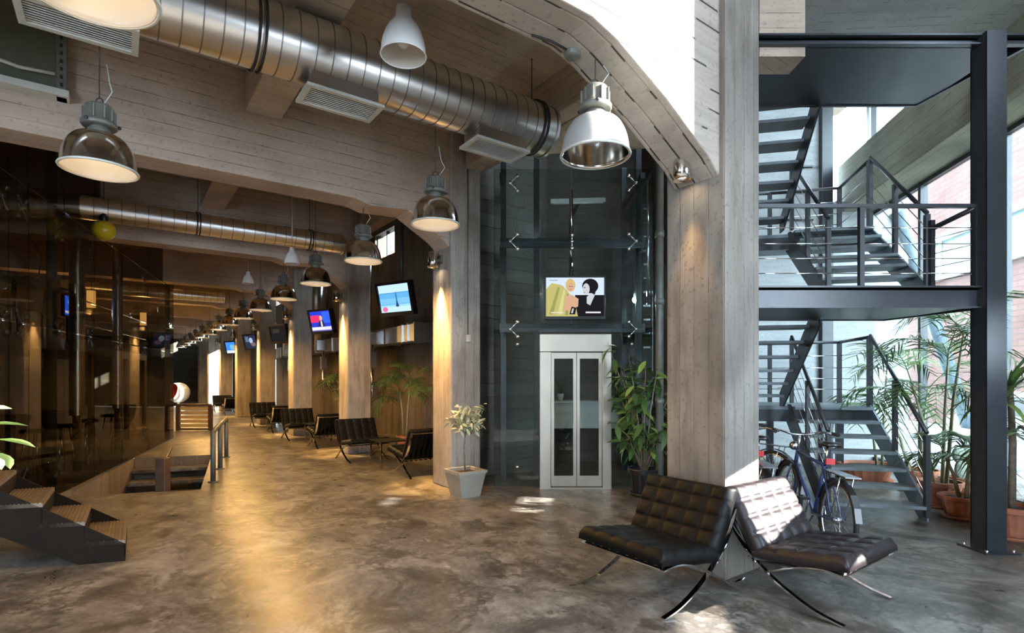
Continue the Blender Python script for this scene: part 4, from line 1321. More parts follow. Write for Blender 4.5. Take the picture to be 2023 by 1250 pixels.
# rectangular ducts on the side wall with the upright pipe that feeds them
for k in range(4):
    s0 = 8.7 + k * SP
    d = thing('wall_duct', ['rectangular duct on the side wall behind the nearest television', 'rectangular duct on the side wall below the newsreader television', 'rectangular side-wall duct below the switched-off television', 'farthest rectangular duct on the side wall'][k], 'duct', B(s0 + 1.6, 1.95, 2.32), 'side wall ducts')
    mb = MB(); mb.bb(s0, s0 + 3.4, 1.72, 2.12, 2.32, 2.70); mb.build('duct_box', M['galv'], d)
    for q in (0.0, 0.35, 0.65, 1.7, 2.75, 3.4):
        mb = MB(); mb.bb(s0 + q - 0.015, s0 + q + 0.015, 1.69, 2.15, 2.29, 2.73); mb.build('flange', M['galv'], d)
    mb = MB(); mb.tube([B(s0 + 2.35, 1.5, 2.3), B(s0 + 2.35, 1.5, 4.6)], 0.13, 18); mb.build('riser', M['galv'], d)
    mb = MB(); mb.bb(s0 + 2.2, s0 + 2.5, 1.4, 1.72, 2.35, 2.66); mb.build('connector', M['galv'], d)
    mb = MB(); mb.tube([B(s0 + 2.2, 1.6, 0), B(s0 + 2.2, 1.6, 2.32)], 0.045, 12); mb.build('drop_pipe', M['chrome'], d)
    mb = MB(); mb.bb(s0 + 2.12, s0 + 2.28, 1.52, 1.68, 1.75, 2.15); mb.build('valve_box', M['galv'], d)

# ================================================================== CHAIRS
def cushion_mesh(name, w, d, th, nx, ny, mat, org, ex, ey, ez, sub=8):
    """tufted cushion; org is the middle of its underside, ex across, ey along, ez out of the face"""
    mb = MB()
    NX, NY = nx * sub, ny * sub
    def hgt(u, v):
        cu, cv = abs(math.sin(math.pi * nx * u)), abs(math.sin(math.pi * ny * v))
        p = (cu * cv) ** 0.5
        q = min(cu, cv) ** 0.35
        ed = min(min(u, 1 - u) * w, min(v, 1 - v) * d)
        er = min(1.0, ed / 0.028)
        edge = math.sqrt(max(0.0, 1 - (1 - er) ** 2))
        return th * 0.62 * (0.55 + 0.45 * edge) + 0.010 * p + 0.009 * q + 0.01 * edge
    top, bot = [], []
    for j in range(NY + 1):
        for i in range(NX + 1):
            u, v = i / NX, j / NY
            p = org + ex * ((u - 0.5) * w) + ey * ((v - 0.5) * d)
            top.append(p + ez * hgt(u, v))
    vs = list(top)
    nb = len(vs)
    fs = []
    for j in range(NY):
        for i in range(NX):
            a = j * (NX + 1) + i
            fs.append((a, a + 1, a + NX + 2, a + NX + 1))
    border = [i for i in range(NX + 1)] + [j * (NX + 1) + NX for j in range(1, NY + 1)] + [NY * (NX + 1) + i for i in range(NX - 1, -1, -1)] + [j * (NX + 1) for j in range(NY - 1, 0, -1)]
    for b in border:
        i, j = b % (NX + 1), b // (NX + 1)
        u, v = i / NX, j / NY
        vs.append(org + ex * ((u - 0.5) * w) + ey * ((v - 0.5) * d))
    k = len(border)
    for q in range(k):
        q2 = (q + 1) % k
        fs.append((border[q], border[q2], nb + q2, nb + q))
    fs.append(tuple(nb + q for q in range(k)))
    mb.add(vs, fs, 0, True)
    return mb

def make_chair(leather, label, group):
    r = thing('lounge_chair', label, 'chair', (0, 0, 0), group)
    fr_, bk_ = Vv(0, -0.37, 0.365), Vv(0, 0.21, 0.275)
    ey = (bk_ - fr_).normalized(); ez = XV.cross(ey).normalized()
    if ez.z < 0: ez = -ez
    mb = cushion_mesh('seat', 0.74, 0.62, 0.13, 5, 4, leather, (fr_ + bk_) / 2 + ez * 0.018 - ey * 0.03, XV, ey, ez)
    mb.build('seat_cushion', leather, r)
    b0, b1 = Vv(0, 0.20, 0.30), Vv(0, 0.44, 0.80)
    ey2 = (b1 - b0).normalized(); ez2 = ey2.cross(XV).normalized()
    if ez2.y > 0: ez2 = -ez2
    mb = cushion_mesh('back', 0.74, 0.52, 0.125, 5, 4, leather, b0 + ey2 * 0.30 + ez2 * 0.018, XV, ey2, ez2)
    mb.build('back_cushion', leather, r)
    def smooth(pts):
        out = []
        n = len(pts)
        for i in range(n - 1):
            p0, p1, p2, p3 = pts[max(i - 1, 0)], pts[i], pts[i + 1], pts[min(i + 2, n - 1)]
            for q in range(4):
                t = q / 4
                out.append(tuple(0.5 * ((2 * p1[a]) + (-p0[a] + p2[a]) * t + (2 * p0[a] - 5 * p1[a] + 4 * p2[a] - p3[a]) * t * t + (-p0[a] + 3 * p1[a] - 3 * p2[a] + p3[a]) * t ** 3) for a in (0, 1)))
        out.append(pts[-1])
        return out
    c1 = smooth([(0.455, 0.79), (0.405, 0.66), (0.335, 0.50), (0.235, 0.355), (0.10, 0.225), (-0.06, 0.12), (-0.22, 0.045), (-0.38, 0.008)])
    c2 = smooth([(-0.39, 0.350), (-0.27, 0.362), (-0.14, 0.338), (-0.01, 0.285), (0.10, 0.225), (0.21, 0.155), (0.31, 0.085), (0.42, 0.008)])
    for sx in (-0.355, 0.355):
        mb = MB()
        mb.bar([Vv(sx, y, z) for y, z in c1], 0.034, 0.012, XV)
        mb.build('side_leg', M['chrome'], r)
        mb = MB()
        mb.bar([Vv(sx, y, z) for y, z in c2], 0.034, 0.012, XV)
        mb.build('side_leg', M['chrome'], r)
    for y, z in ((-0.37, 0.352), (0.225, 0.30), (0.435, 0.765)):
        mb = MB(); mb.beam(Vv(-0.355, y, z), Vv(0.355, y, z), 0.03, 0.01); mb.build('cross_bar', M['chrome'], r)
    for k in range(9):
        x = -0.32 + k * 0.08
        mb = MB(); mb.beam(Vv(x, fr_.y, fr_.z - 0.002), Vv(x, bk_.y, bk_.z - 0.002), 0.035, 0.012); mb.build('strap', leather, r)
        mb = MB(); mb.beam(Vv(x, b0.y + 0.02, b0.z), Vv(x, b1.y, b1.z - 0.02), 0.035, 0.010); mb.build('strap', leather, r)
    return r
def place(o, p, d):
    o.location = p
    o.rotation_euler = (0, 0, math.atan2(d.y, d.x) + math.pi / 2)
    o.scale = (1, 1, 0.87)
ch1 = make_chair(M['leather'], 'black tufted leather chair in front, left of the big pillar', 'tufted leather lounge chairs')
ch2 = make_chair(M['leather_br'], 'dark brown tufted leather chair in front of the bicycles', 'tufted leather lounge chairs')
chairs = [
    (B(7.30, 0.0), -A, 'tufted leather chair facing us in the nearest corridor bay'),
    (B(5.42, 0.22), A, 'leather chair seen from behind, next to the gold-lit pillar'),
    (B(7.30 + SP, -0.02), -A, 'tufted leather chair facing us in the second corridor bay'),
    (B(5.55 + SP, 0.10), A, 'leather chair seen from behind in the second corridor bay'),
    (B(7.30 + 2 * SP, 0.0), -A, 'tufted leather chair facing us in the third corridor bay'),
    (B(5.55 + 2 * SP, 0.10), A, 'leather chair seen from behind in the third corridor bay'),
    (B(7.30 + 4 * SP, 0.0), -A, 'farthest tufted leather chair facing us in the corridor'),
    (B(5.55 + 4 * SP, 0.10), A, 'farthest leather chair seen from behind in the corridor'),
]
protos = ch1
for p, d, lab in chairs:
    c = copy_tree(protos)
    c['label'] = lab
    place(c, p, d)
place(ch1, B(0.22, -0.50), -Bv)
place(ch2, B(-0.46, 0.27), -A)
# low tables between the corridor chairs
for k in range(3):
    p = B(6.4 + k * SP, 0.12)
    t = thing('low_table', f'low dark square table between the chairs of the {["nearest", "second", "third"][k]} corridor bay', 'table', p, 'low corridor tables')
    mb = MB(); mb.box(p + UP * 0.43, (0.5, 0.5, 0.02), (A, Bv, UP)); mb.build('top', M['plastic'], t, 0.004)
    for i in (-1, 1):
        for j in (-1, 1):
            mb = MB(); mb.box(p + A * (0.23 * i) + Bv * (0.23 * j) + UP * 0.21, (0.025, 0.025, 0.42), (A, Bv, UP)); mb.build('leg', M['chrome'], t)
# ball chair at the far end
bp = B(30.0, -1.15)
bc = thing('ball_chair', 'white round ball chair with red inside at the far end', 'chair', bp)
mb = MB()
prof = [(0.001, -0.52)] + [(0.52 * math.sin(math.pi * i / 14), -0.52 * math.cos(math.pi * i / 14)) for i in range(1, 11)]
fdir = Vv(-0.42, -0.86, 0.22).normalized(); fx = fdir.cross(UP).normalized(); fy = fx.cross(fdir)
mb.lathe(prof, bp + UP * 0.72, (fx, fy, fdir), 26); mb.build('shell', M['whitepaint'], bc)
mb = MB(); mb.lathe([(max(0.001, a - 0.03), b * 0.94) for a, b in prof], bp + UP * 0.72, (fx, fy, fdir), 26); mb.build('lining', M['red'], bc)
mb = MB(); mb.lathe([(0.001, 0), (0.3, 0), (0.3, 0.02), (0.06, 0.05), (0.06, 0.25)], bp, None, 22); mb.build('foot', M['whitepaint'], bc)

# ================================================================== PLANTS
def leaf_mesh(name, L, w, mat, fold=0.25, droop=0.25, seg=4):
    mb = MB()
    vs, fs = [], []
    for i in range(seg + 1):
        a = i / seg
        ww = w * math.sin(math.pi * min(1, 0.06 + a * 0.94)) ** 0.8 * 0.5
        if i == seg: ww = 0.001
        y = a * L
        z = -droop * L * a * a
        vs += [Vv(-ww, y, z + fold * ww), Vv(0, y, z), Vv(ww, y, z + fold * ww)]
    for i in range(seg):
        k = i * 3
        fs += [(k, k + 1, k + 4, k + 3), (k + 1, k + 2, k + 5, k + 4)]
    mb.add(vs, fs, 0, True)
    return mb.mesh(name, mat)
def frond_mesh(name, L, mat, pairs=16, leaf=0.28, lw=0.022, arch=0.55, seed=0):
    rnd = random.Random(seed)
    mb = MB()
    pts = []
    for i in range(11):
        a = i / 10
        pts.append(Vv(0, L * (a - 0.12 * a * a), L * (0.55 * a - arch * 1.25 * a * a * a)))
    mb.tube(pts, [0.007 * (1 - 0.8 * i / 10) for i in range(11)], 5)
    for i in range(pairs):
        a = 0.22 + 0.78 * i / pairs
        k = a * 10
        j = min(9, int(k)); f = k - j
        p = pts[j].lerp(pts[j + 1], f)
        tdir = (pts[j + 1] - pts[j]).normalized()
        ll = leaf * (0.55 + 0.9 * math.sin(math.pi * min(0.97, a * 0.85 + 0.1))) * rnd.uniform(0.9, 1.1)
        for sx in (-1, 1):
            d = (Vv(sx, 0, 0) * 0.8 + tdir * rnd.uniform(0.55, 0.8) + UP * rnd.uniform(-0.1, 0.15)).normalized()
            q1 = p + d * ll * 0.55 - UP * ll * 0.06
            q2 = p + d * ll - UP * ll * rnd.uniform(0.28, 0.42)
            wv = tdir * lw
            mb.add([p - wv * 0.4, p + wv * 0.4, q1 + wv * 0.5, q1 - wv * 0.5, q2], [(0, 1, 2, 3), (3, 2, 4)], 0, True)
    return mb.mesh(name, mat)
def strap_leaf(name, L, w, mat, droop=0.8):
    mb = MB()
    vs, fs = [], []
    n = 6
    for i in range(n + 1):
        a = i / n
        ww = w * (0.55 + 0.45 * math.sin(math.pi * min(1, a + 0.15))) * (1 - a ** 4) * 0.5 + 0.001
        y = L * (a - 0.25 * droop * a * a)
        z = L * (0.55 * a - droop * a * a)
        vs += [Vv(-ww, y, z + 0.1 * w), Vv(0, y, z), Vv(ww, y, z + 0.1 * w)]
    for i in range(n):
        k = i * 3
        fs += [(k, k + 1, k + 4, k + 3), (k + 1, k + 2, k + 5, k + 4)]
    mb.add(vs, fs, 0, True)
    return mb.mesh(name, mat)

def round_pot(label, p, r, h, sx=1.0, rim=True, mat='terra', name='terracotta_pot'):
    """fluted pot standing in a saucer; p is its base"""
    t = thing(name, label, 'plant pot', p)
    ax = (XV * sx, YV, ZV)
    ax = (XV * sx, YV, ZV)
    prof = [(r * 0.70, 0.03), (r * 0.74, 0.05), (r * 0.90, h * 0.82), (r * 0.92, h * 0.83), (r, h * 0.84), (r * 1.02, h * 0.98), (r, h), (r * 0.9, h), (r * 0.86, h * 0.85)]
    n = 40
    mb = MB()
    vs, fs = [], []
    for k, (rr, z) in enumerate(prof):
        for j in range(n):
            a = 2 * math.pi * j / n
            q = rr * (0.965 if (k in (1, 2) and j % 2) else 1.0)
            vs.append(Vector(p) + Vv(q * math.cos(a) * sx, q * math.sin(a), z))
    for i in range(len(prof) - 1):
        for j in range(n):
            fs.append((i * n + j, i * n + (j + 1) % n, (i + 1) * n + (j + 1) % n, (i + 1) * n + j))
    mb.add(vs, fs, 0, False); mb.build('pot_body', M[mat], t)
    mb = MB(); mb.lathe([(0.001, 0.0), (r * 0.86, 0.0), (r * 0.92, 0.035), (r * 0.88, 0.035), (r * 0.8, 0.012), (0.001, 0.012)], p, ax, 32); mb.build('saucer', M[mat], t)
    mb = MB(); mb.lathe([(0.001, h * 0.88), (r * 0.88, h * 0.86)], p, ax, 28); mb.build('soil', M['soil'], t)
    return t

def palm(label, p, stems, seed, L=0.9, name='potted_palm', mat=None, leaf=0.26, group=None):
    """stems: list of (dx, dy, height, lean, fronds)"""
    rnd = random.Random(seed)
    t = thing(name, label, 'palm', p, group)
    fm = [frond_mesh('frond', L * q, mat or M['leaf_palm'], 15, leaf * q, 0.024, ar, seed + i) for i, (q, ar) in enumerate(((1.0, 0.5), (0.85, 0.65), (1.1, 0.75)))]
    for dx, dy, h, lean, nf in stems:
        a0 = Vector(p) + Vv(dx, dy, 0)
        a1 = a0 + Vv(dx * lean * 1.2, dy * lean * 1.2, h * 0.55)
        a2 = a0 + Vv(dx * lean * 3, dy * lean * 3, h)
        mb = MB(); mb.tube([a0, a1, a2], [0.022, 0.017, 0.010], 7); mb.build('stem', M['bamboo'], t)
        ph = rnd.uniform(0, 6.28)
        for k in range(nf):
            fo = piece('frond', fm[k % 3], t, tuple(a2 - Vector(p) - UP * (0.04 * k)), (R(rnd.uniform(-12, 34)), R(rnd.uniform(-10, 10)), ph + k * 2.4 + rnd.uniform(-0.3, 0.3)), (1, 1, 1))
    return t

def dracaena(label, p, stems, seed, L=0.55):
    rnd = random.Random(seed)
    t = thing('potted_dracaena', label, 'plant', p)
    sm = [strap_leaf('leaf', L, 0.05, M['leaf_lt'], 0.75), strap_leaf('leaf', L * 0.9, 0.045, M['leaf_palm'], 1.0), strap_leaf('leaf', L * 1.1, 0.045, M['leaf'], 0.5)]
    for dx, dy, h in stems:
        a0 = Vector(p) + Vv(dx, dy, 0); a2 = a0 + Vv(dx * 0.6, dy * 0.6, h)
        mb = MB(); mb.tube([a0, (a0 + a2) / 2 + Vv(0.02, 0, 0), a2], [0.035, 0.03, 0.025], 8); mb.build('trunk', M['bark'], t)
        for k in range(26):
            piece('leaf', sm[k % 3], t, tuple(a2 - Vector(p) - UP * rnd.uniform(0, 0.10)), (R(rnd.uniform(-20, 40)), 0, k * 2.4 + rnd.uniform(-.2, .2)), (1, 1, 1))
    return t

# pots and plants by the street glazing
pA = G(2000, 1062) + Vv(0, 0, 0)
potA = round_pot('terracotta pot right of the steel post holding the tall strap-leaved plant', pA + Vv(0.02, 0, 0), 0.21, 0.30)
dracaena('tall strap-leaved plant with bare trunk right of the steel post', pA + Vv(0.02, 0, 0.262), [(0.0, 0.03, 1.22), (0.07, -0.05, 0.75), (-0.06, 0.05, 1.0)], 3, 0.62)
pB = G(1905, 1022)
round_pot('oval terracotta planter directly left of the steel post', pB, 0.20, 0.24, 1.25)
palm('small young palm in the oval planter left of the steel post', pB + UP * 0.215, [(0.02, 0, 0.55, 1.0, 6), (-0.03, 0.03, 0.45, 1.0, 4)], 5, 0.45, leaf=0.2)
pC = G(1858, 1000)
round_pot('round terracotta pot behind the stair newel', pC, 0.22, 0.30)
palm('tall feathery palm rising behind the stair newel', pC + UP * 0.262, [(0.04, 0.02, 1.55, 1.0, 5), (-0.06, 0.03, 1.15, 1.0, 4), (0.02, -0.06, 1.80, 1.0, 5)], 11, 0.85)
pD = G(1795, 968) + Vv(0.12, 0.0, 0)
round_pot('terracotta pot behind the lower stair stringer', pD, 0.23, 0.28, 1.1)
palm('bushy palm rising behind the lower stair flight', pD + UP * 0.245, [(0.05, 0.02, 1.1, 1.0, 5), (-0.07, 0.05, 0.8, 1.0, 4)], 19, 0.8)
pE = G(1712, 950)
round_pot('wide terracotta bowl seen between the lowest stair treads', pE, 0.30, 0.26, 1.3)
palm('thin pale palm rising left of the stair handrail', pE + UP * 0.228 + Vv(0.2, 0.0, 0), [(0.04, 0.02, 1.5, 1.0, 5), (-0.03, 0.03, 0.9, 1.0, 3)], 29, 0.7)

# prickly pear pads behind the handrail
cp_ = Vv(pD.x + 0.42, pD.y - 0.25, 0)
round_pot('low terracotta pot holding the cactus pads behind the handrail', cp_, 0.17, 0.22)
ca = thing('potted_cactus', 'grey-green round cactus pads with pale spots behind the handrail', 'cactus', cp_ + UP * 0.19)
cm = simple('cactus_pad', (0.20, 0.24, 0.18), 0.7, 0, 0.5, 30.0, 0.3)
for dx, dz, r in ((0.0, 0.13, 0.14), (0.05, 0.36, 0.12), (-0.08, 0.32, 0.09)):
    mb = MB(); mb.lathe([(0.001, -0.03), (r * 0.8, -0.025), (r, 0), (r * 0.8, 0.025), (0.001, 0.03)], cp_ + Vv(dx, 0, 0.19 + dz), (XV, ZV * 1.2, YV), 18); mb.build('pad', cm, ca)

# leafy plant by the lift
lp = G(1272, 977)
lpt = round_pot('dark patterned pot hidden behind the left leather chair', lp, 0.20, 0.34, 1.0, True, 'plastic', 'dark_pot')
ft = thing('leafy_tree', 'tall leafy green plant between the lift door and the big pillar', 'plant', lp + UP * 0.295)
rnd = random.Random(4)
lms = [leaf_mesh('leaf', 0.23, 0.075, M['leaf'], 0.3, 0.35), leaf_mesh('leaf', 0.20, 0.07, M['leaf_lt'], 0.3, 0.2), leaf_mesh('leaf', 0.25, 0.08, M['leaf'], 0.2, 0.5)]
base = lp + UP * 0.295
for k in range(22):
    h = 0.30 + 1.42 * (k / 21.0) * rnd.uniform(0.8, 1.05)
    ang = rnd.uniform(0, 6.28)
    rad = rnd.uniform(0.16, 0.50)
    tip = base + Vv(rad * math.cos(ang) - 0.05 + (-0.18 if k in (5, 9, 13) else 0), rad * 0.75 * math.sin(ang), h)
    mb = MB(); mb.tube([base + Vv(0.02 * math.cos(ang), 0.02 * math.sin(ang), -0.01), base.lerp(tip, 0.55) + UP * 0.12, tip], [0.012, 0.008, 0.003], 5); mb.build('branch', M['bark'], ft)
    for q in range(13):
        f = rnd.uniform(0.35, 1.03)
        pos = base.lerp(tip, f) + UP * (0.12 * 4 * f * max(0, 1 - f)) - base
        piece('leaf', lms[q % 3], ft, tuple(pos), (R(rnd.uniform(-45, 30)), R(rnd.uniform(-25, 25)), rnd.uniform(0, 6.28)), (1, 1, 1))

# pale little tree in a square tapered pot in front of the second pillar
sp_ = G(919, 979)
sq = thing('square_pot', 'pale square tapered pot in front of the pillar left of the lift', 'plant pot', sp_)
ra, rb, hh = 0.135, 0.19, 0.30
mb = MB()
vs = []
for r_, z in ((ra, 0), (rb, hh), (rb + 0.015, hh), (rb + 0.015, hh + 0.035), (rb - 0.02, hh + 0.035), (rb - 0.03, hh - 0.02)):
    vs += [sp_ + A * (r_ * i) + Bv * (r_ * j) + UP * z for i, j in ((-1, -1), (1, -1), (1, 1), (-1, 1))]
fs = [(3, 2, 1, 0)]
for k in range(5):
    for j in range(4):
        fs.append((k * 4 + j, k * 4 + (j + 1) % 4, k * 4 + 4 + (j + 1) % 4, k * 4 + 4 + j))
mb.add(vs, fs); mb.build('pot_body', M['pot_grey'], sq)
mb = MB(); mb.box(sp_ + UP * (hh - 0.01), (0.31, 0.31, 0.02), (A, Bv, UP)); mb.build('soil', M['soil'], sq)
ol = thing('small_olive_tree', 'small pale-leaved tree with thin trunk in the square pot', 'plant', sp_ + UP * (hh))
mb = MB(); mb.tube([sp_ + UP * hh, sp_ + UP * (hh + 0.3) + Vv(-0.02, 0, 0), sp_ + UP * (hh + 0.62) + Vv(0.02, 0, 0)], [0.012, 0.010, 0.008], 7); mb.build('trunk', M['bark'], ol)
olm = [leaf_mesh('leaf', 0.105, 0.038, M['leaf_pale'], 0.2, 0.2, 3), leaf_mesh('leaf', 0.09, 0.033, M['leaf_pale'], 0.2, 0.4, 3)]
rnd = random.Random(9)
for k in range(14):
    a = rnd.uniform(0, 6.28)
    tip = Vv(0.22 * math.cos(a), 0.2 * math.sin(a), 0.62 + rnd.uniform(-0.06, 0.22))
    mb = MB(); mb.tube([sp_ + UP * (hh + 0.56), sp_ + UP * hh + tip], [0.006, 0.002], 5); mb.build('twig', M['bark'], ol)
    for q in range(20):
        f = rnd.uniform(0.3, 1.0)
        pos = Vv(0, 0, 0.56).lerp(tip, f) + Vv(rnd.uniform(-.06, .06), rnd.uniform(-.06, .06), rnd.uniform(-.05, .06))
        piece('leaf', olm[q % 2], ol, tuple(pos), (R(rnd.uniform(-50, 50)), R(rnd.uniform(-40, 40)), rnd.uniform(0, 6.28)))

# near plant at the left edge of the picture
np_ = Vv(-2.16, 2.02, 0)
round_pot('pot of the near plant cut by the left picture edge', np_, 0.18, 0.32, 1.0, True, 'pot_grey', 'plain_pot')
nt = thing('near_plant', 'bright green leaves of a near plant at the left picture edge', 'plant', np_ + UP * 0.28)
mb = MB(); mb.tube([np_ + UP * 0.28, np_ + UP * 0.8, np_ + Vv(0.1, 0, 1.2)], [0.014, 0.011, 0.006], 7); mb.build('stem', M['bark'], nt)
nlm = leaf_mesh('leaf', 0.13, 0.05, simple('fresh_leaf', (0.36, 0.50, 0.16), 0.4, 0, 0.2, 4.0), 0.25, 0.15)
rnd = random.Random(31)
for k in range(26):
    piece('leaf', nlm, nt, (0.02 + 0.09 * (k % 5) * 0.4 + rnd.uniform(-.03, .08), rnd.uniform(-.06, .06), 0.84 + 0.011 * k), (R(rnd.uniform(-30, 30)), R(rnd.uniform(-20, 20)), k * 2.4))

# palms standing in the corridor bays
for k in range(2):
    pb = B(8.0 + k * SP + 0.2, 1.25)
    round_pot(f'terracotta pot in the shade of the {["second", "third"][k]} corridor bay by the side wall', pb, 0.18, 0.28)
    palm(f'palm in the shade by the side wall of the {["second", "third"][k]} corridor bay', pb + UP * 0.245, [(0.03, 0, 1.2, 1.0, 7), (-0.03, 0.02, 0.95, 1.0, 6)], 40 + k, 0.75)

# ================================================================== BICYCLES
def make_bike(frame_mat, label, wheel_r=0.325):
    """local: rear hub at the origin column, heading +y, z up"""
    r = thing('bicycle', label, 'bicycle', (0, 0, 0), 'parked bicycles')
    wb = 1.04
    for y in (0.0, wb):
        hub = Vv(0, y, wheel_r)
        mb = MB(); mb.torus(hub, wheel_r - 0.02, 0.02, (YV, ZV, XV), 36, 7); w = mb.build('wheel', M['rubber'], r)
        mb = MB(); mb.torus(hub, wheel_r - 0.045, 0.011, (YV, ZV, XV), 36, 5); mb.build('rim', M['bikesilver'], w)
        mb = MB()
        for k in range(24):
            a = 2 * math.pi * k / 24
            mb.tube([hub + Vv(0.025 * (1 if k % 2 else -1), 0.02 * math.cos(a + 1), 0.02 * math.sin(a + 1)), hub + Vv(0, (wheel_r - 0.05) * math.cos(a), (wheel_r - 0.05) * math.sin(a))], 0.0014, 3, cap=False)
        mb.build('spokes', M['bikesilver'], w)
        mb = MB(); mb.lathe([(0.001, -0.04), (0.02, -0.04), (0.02, 0.04), (0.001, 0.04)], hub, (YV, ZV, XV), 10); mb.build('hub', M['bikesilver'], w)
        mb = MB()
        fp = []
        for k in range(9):
            a = R(20 + 150 * k / 8)
            fp.append(hub + Vv(0, (wheel_r + 0.02) * math.cos(a), (wheel_r + 0.02) * math.sin(a)))
        mb.bar(fp, 0.05, 0.004, XV); mb.build('mudguard', M['plastic'], r)
    bb = Vv(0, 0.43, 0.28); st = Vv(0, 0.27, 0.78); hd = Vv(0, 0.86, 0.80); hb = Vv(0, 0.90, 0.66)
    mb = MB()
    mb.tube([bb, st], 0.016, 8); mb.tube([bb, hb], 0.019, 8); mb.tube([st - UP * 0.05, hd - UP * 0.03], 0.016, 8); mb.tube([hd, hb], 0.02, 8)
    for sx in (-0.05, 0.05):
        mb.tube([bb + Vv(sx * 0.5, 0, 0), Vv(sx, 0, wheel_r)], 0.009, 6)
        mb.tube([st + Vv(sx * 0.3, 0, -0.06), Vv(sx, 0, wheel_r)], 0.008, 6)
    mb.build('frame', frame_mat, r)
    mb = MB()
    for sx in (-0.05, 0.05):
        mb.tube([hb + Vv(sx * 0.8, 0.01, -0.02), Vv(sx, wb - 0.03, wheel_r + 0.1), Vv(sx, wb, wheel_r)], 0.011, 6)
    mb.build('fork', frame_mat, r)
    mb = MB(); mb.tube([hd - UP * 0.02, hd + Vv(0, -0.02, 0.13)], 0.012, 8)
    top = hd + Vv(0, -0.02, 0.14)
    mb.tube([top + Vv(-0.28, -0.14, 0.03), top + Vv(-0.2, -0.02, 0.04), top + Vv(-0.06, 0.03, 0.0), top + Vv(0.06, 0.03, 0.0), top + Vv(0.2, -0.02, 0.04), top + Vv(0.28, -0.14, 0.03)], 0.011, 8)
    mb.build('handlebar', M['bikesilver'], r)
    for sx in (-1, 1):
        mb = MB(); mb.tube([top + Vv(0.255 * sx, -0.09, 0.035), top + Vv(0.285 * sx, -0.16, 0.03)], 0.017, 8); mb.build('grip', M['rubber'], r)
    mb = MB(); mb.tube([st - UP * 0.05, st + Vv(0, -0.02, 0.12)], 0.012, 8); mb.build('seat_post', M['bikesilver'], r)
    sd_ = st + Vv(0, -0.02, 0.13)
    mb = MB()
    vs = []
    for y, w, z in ((-0.13, 0.05, 0.03), (-0.10, 0.085, 0.04), (-0.02, 0.07, 0.035), (0.06, 0.03, 0.03), (0.14, 0.015, 0.025)):
        vs += [sd_ + Vv(-w, y, 0), sd_ + Vv(-w * 0.7, y, z), sd_ + Vv(w * 0.7, y, z), sd_ + Vv(w, y, 0)]
    fs = []
    for k in range(4):
        for j in range(3):
            fs.append((k * 4 + j, k * 4 + j + 1, k * 4 + 5 + j, k * 4 + 4 + j))
        fs.append((k * 4, k * 4 + 4, k * 4 + 7, k * 4 + 3))
    fs += [(0, 3, 2, 1), (16, 17, 18, 19)]
    mb.add(vs, fs, 0, True); mb.build('saddle', M['plastic'], r)
    mb = MB(); mb.lathe([(0.001, -0.006), (0.085, -0.006), (0.085, 0.006), (0.001, 0.006)], bb + Vv(0.06, 0, 0), (YV, ZV, XV), 22); mb.build('chainring', M['bikesilver'], r)
    mb = MB(); mb.tube([bb + Vv(0.075, 0, 0), bb + Vv(0.085, 0.08, -0.14)], 0.009, 6); mb.tube([bb + Vv(-0.075, 0, 0), bb + Vv(-0.085, -0.08, 0.14)], 0.009, 6); mb.build('crank', M['bikesilver'], r)
    for q, sx in ((Vv(0.13, 0.08, -0.14), 1), (Vv(-0.13, -0.08, 0.14), -1)):
        mb = MB(); mb.box(bb + q, (0.09, 0.07, 0.02)); mb.build('pedal', M['plastic'], r)
    mb = MB(); mb.wb(-0.035, 0.035, -0.30, -0.285, 0.62, 0.67) if False else mb.box(st + Vv(0, -0.09, 0.0), (0.07, 0.02, 0.05)); mb.build('rear_light', M['red'], r)
    mb = MB(); mb.wb(-0.06, 0.06, -0.22, 0.2, 0.705, 0.715)
    for sx in (-0.05, 0.05):
        mb.tube([Vv(sx, -0.12, 0.705), Vv(sx * 1.2, 0.0, wheel_r)], 0.005, 5)
    mb.build('luggage_rack', M['bikesilver'], r)
    mb = MB(); mb.lathe([(0.001, 0), (0.04, 0.0), (0.045, 0.05), (0.001, 0.06)], hd + Vv(0, 0.06, 0.02), (XV, ZV, YV), 14); mb.build('headlamp', M['bikesilver'], r)
    mb = MB(); mb.tube([Vv(-0.04, 0.36, 0.27), Vv(-0.20, 0.30, 0.01)], 0.008, 6); mb.build('kickstand', M['steel'], r)
    return r
def put_bike(b, p, h):
    b.location = p
    b.rotation_euler = (0, R(3), math.atan2(h[1], h[0]) - math.pi / 2)
put_bike(make_bike(M['bikeblue'], 'dark blue bicycle with its rear wheel behind the right leather chair'), Vv(2.66, 4.45, 0), (0.12, 0.99))
put_bike(make_bike(M['steel'], 'black bicycle half hidden behind the big pillar'), Vv(2.27, 4.95, 0), (0.20, 0.98))
put_bike(make_bike(M['bikesilver'], 'silver bicycle farthest back below the half landing'), Vv(3.02, 6.3, 0), (-0.45, 0.89))

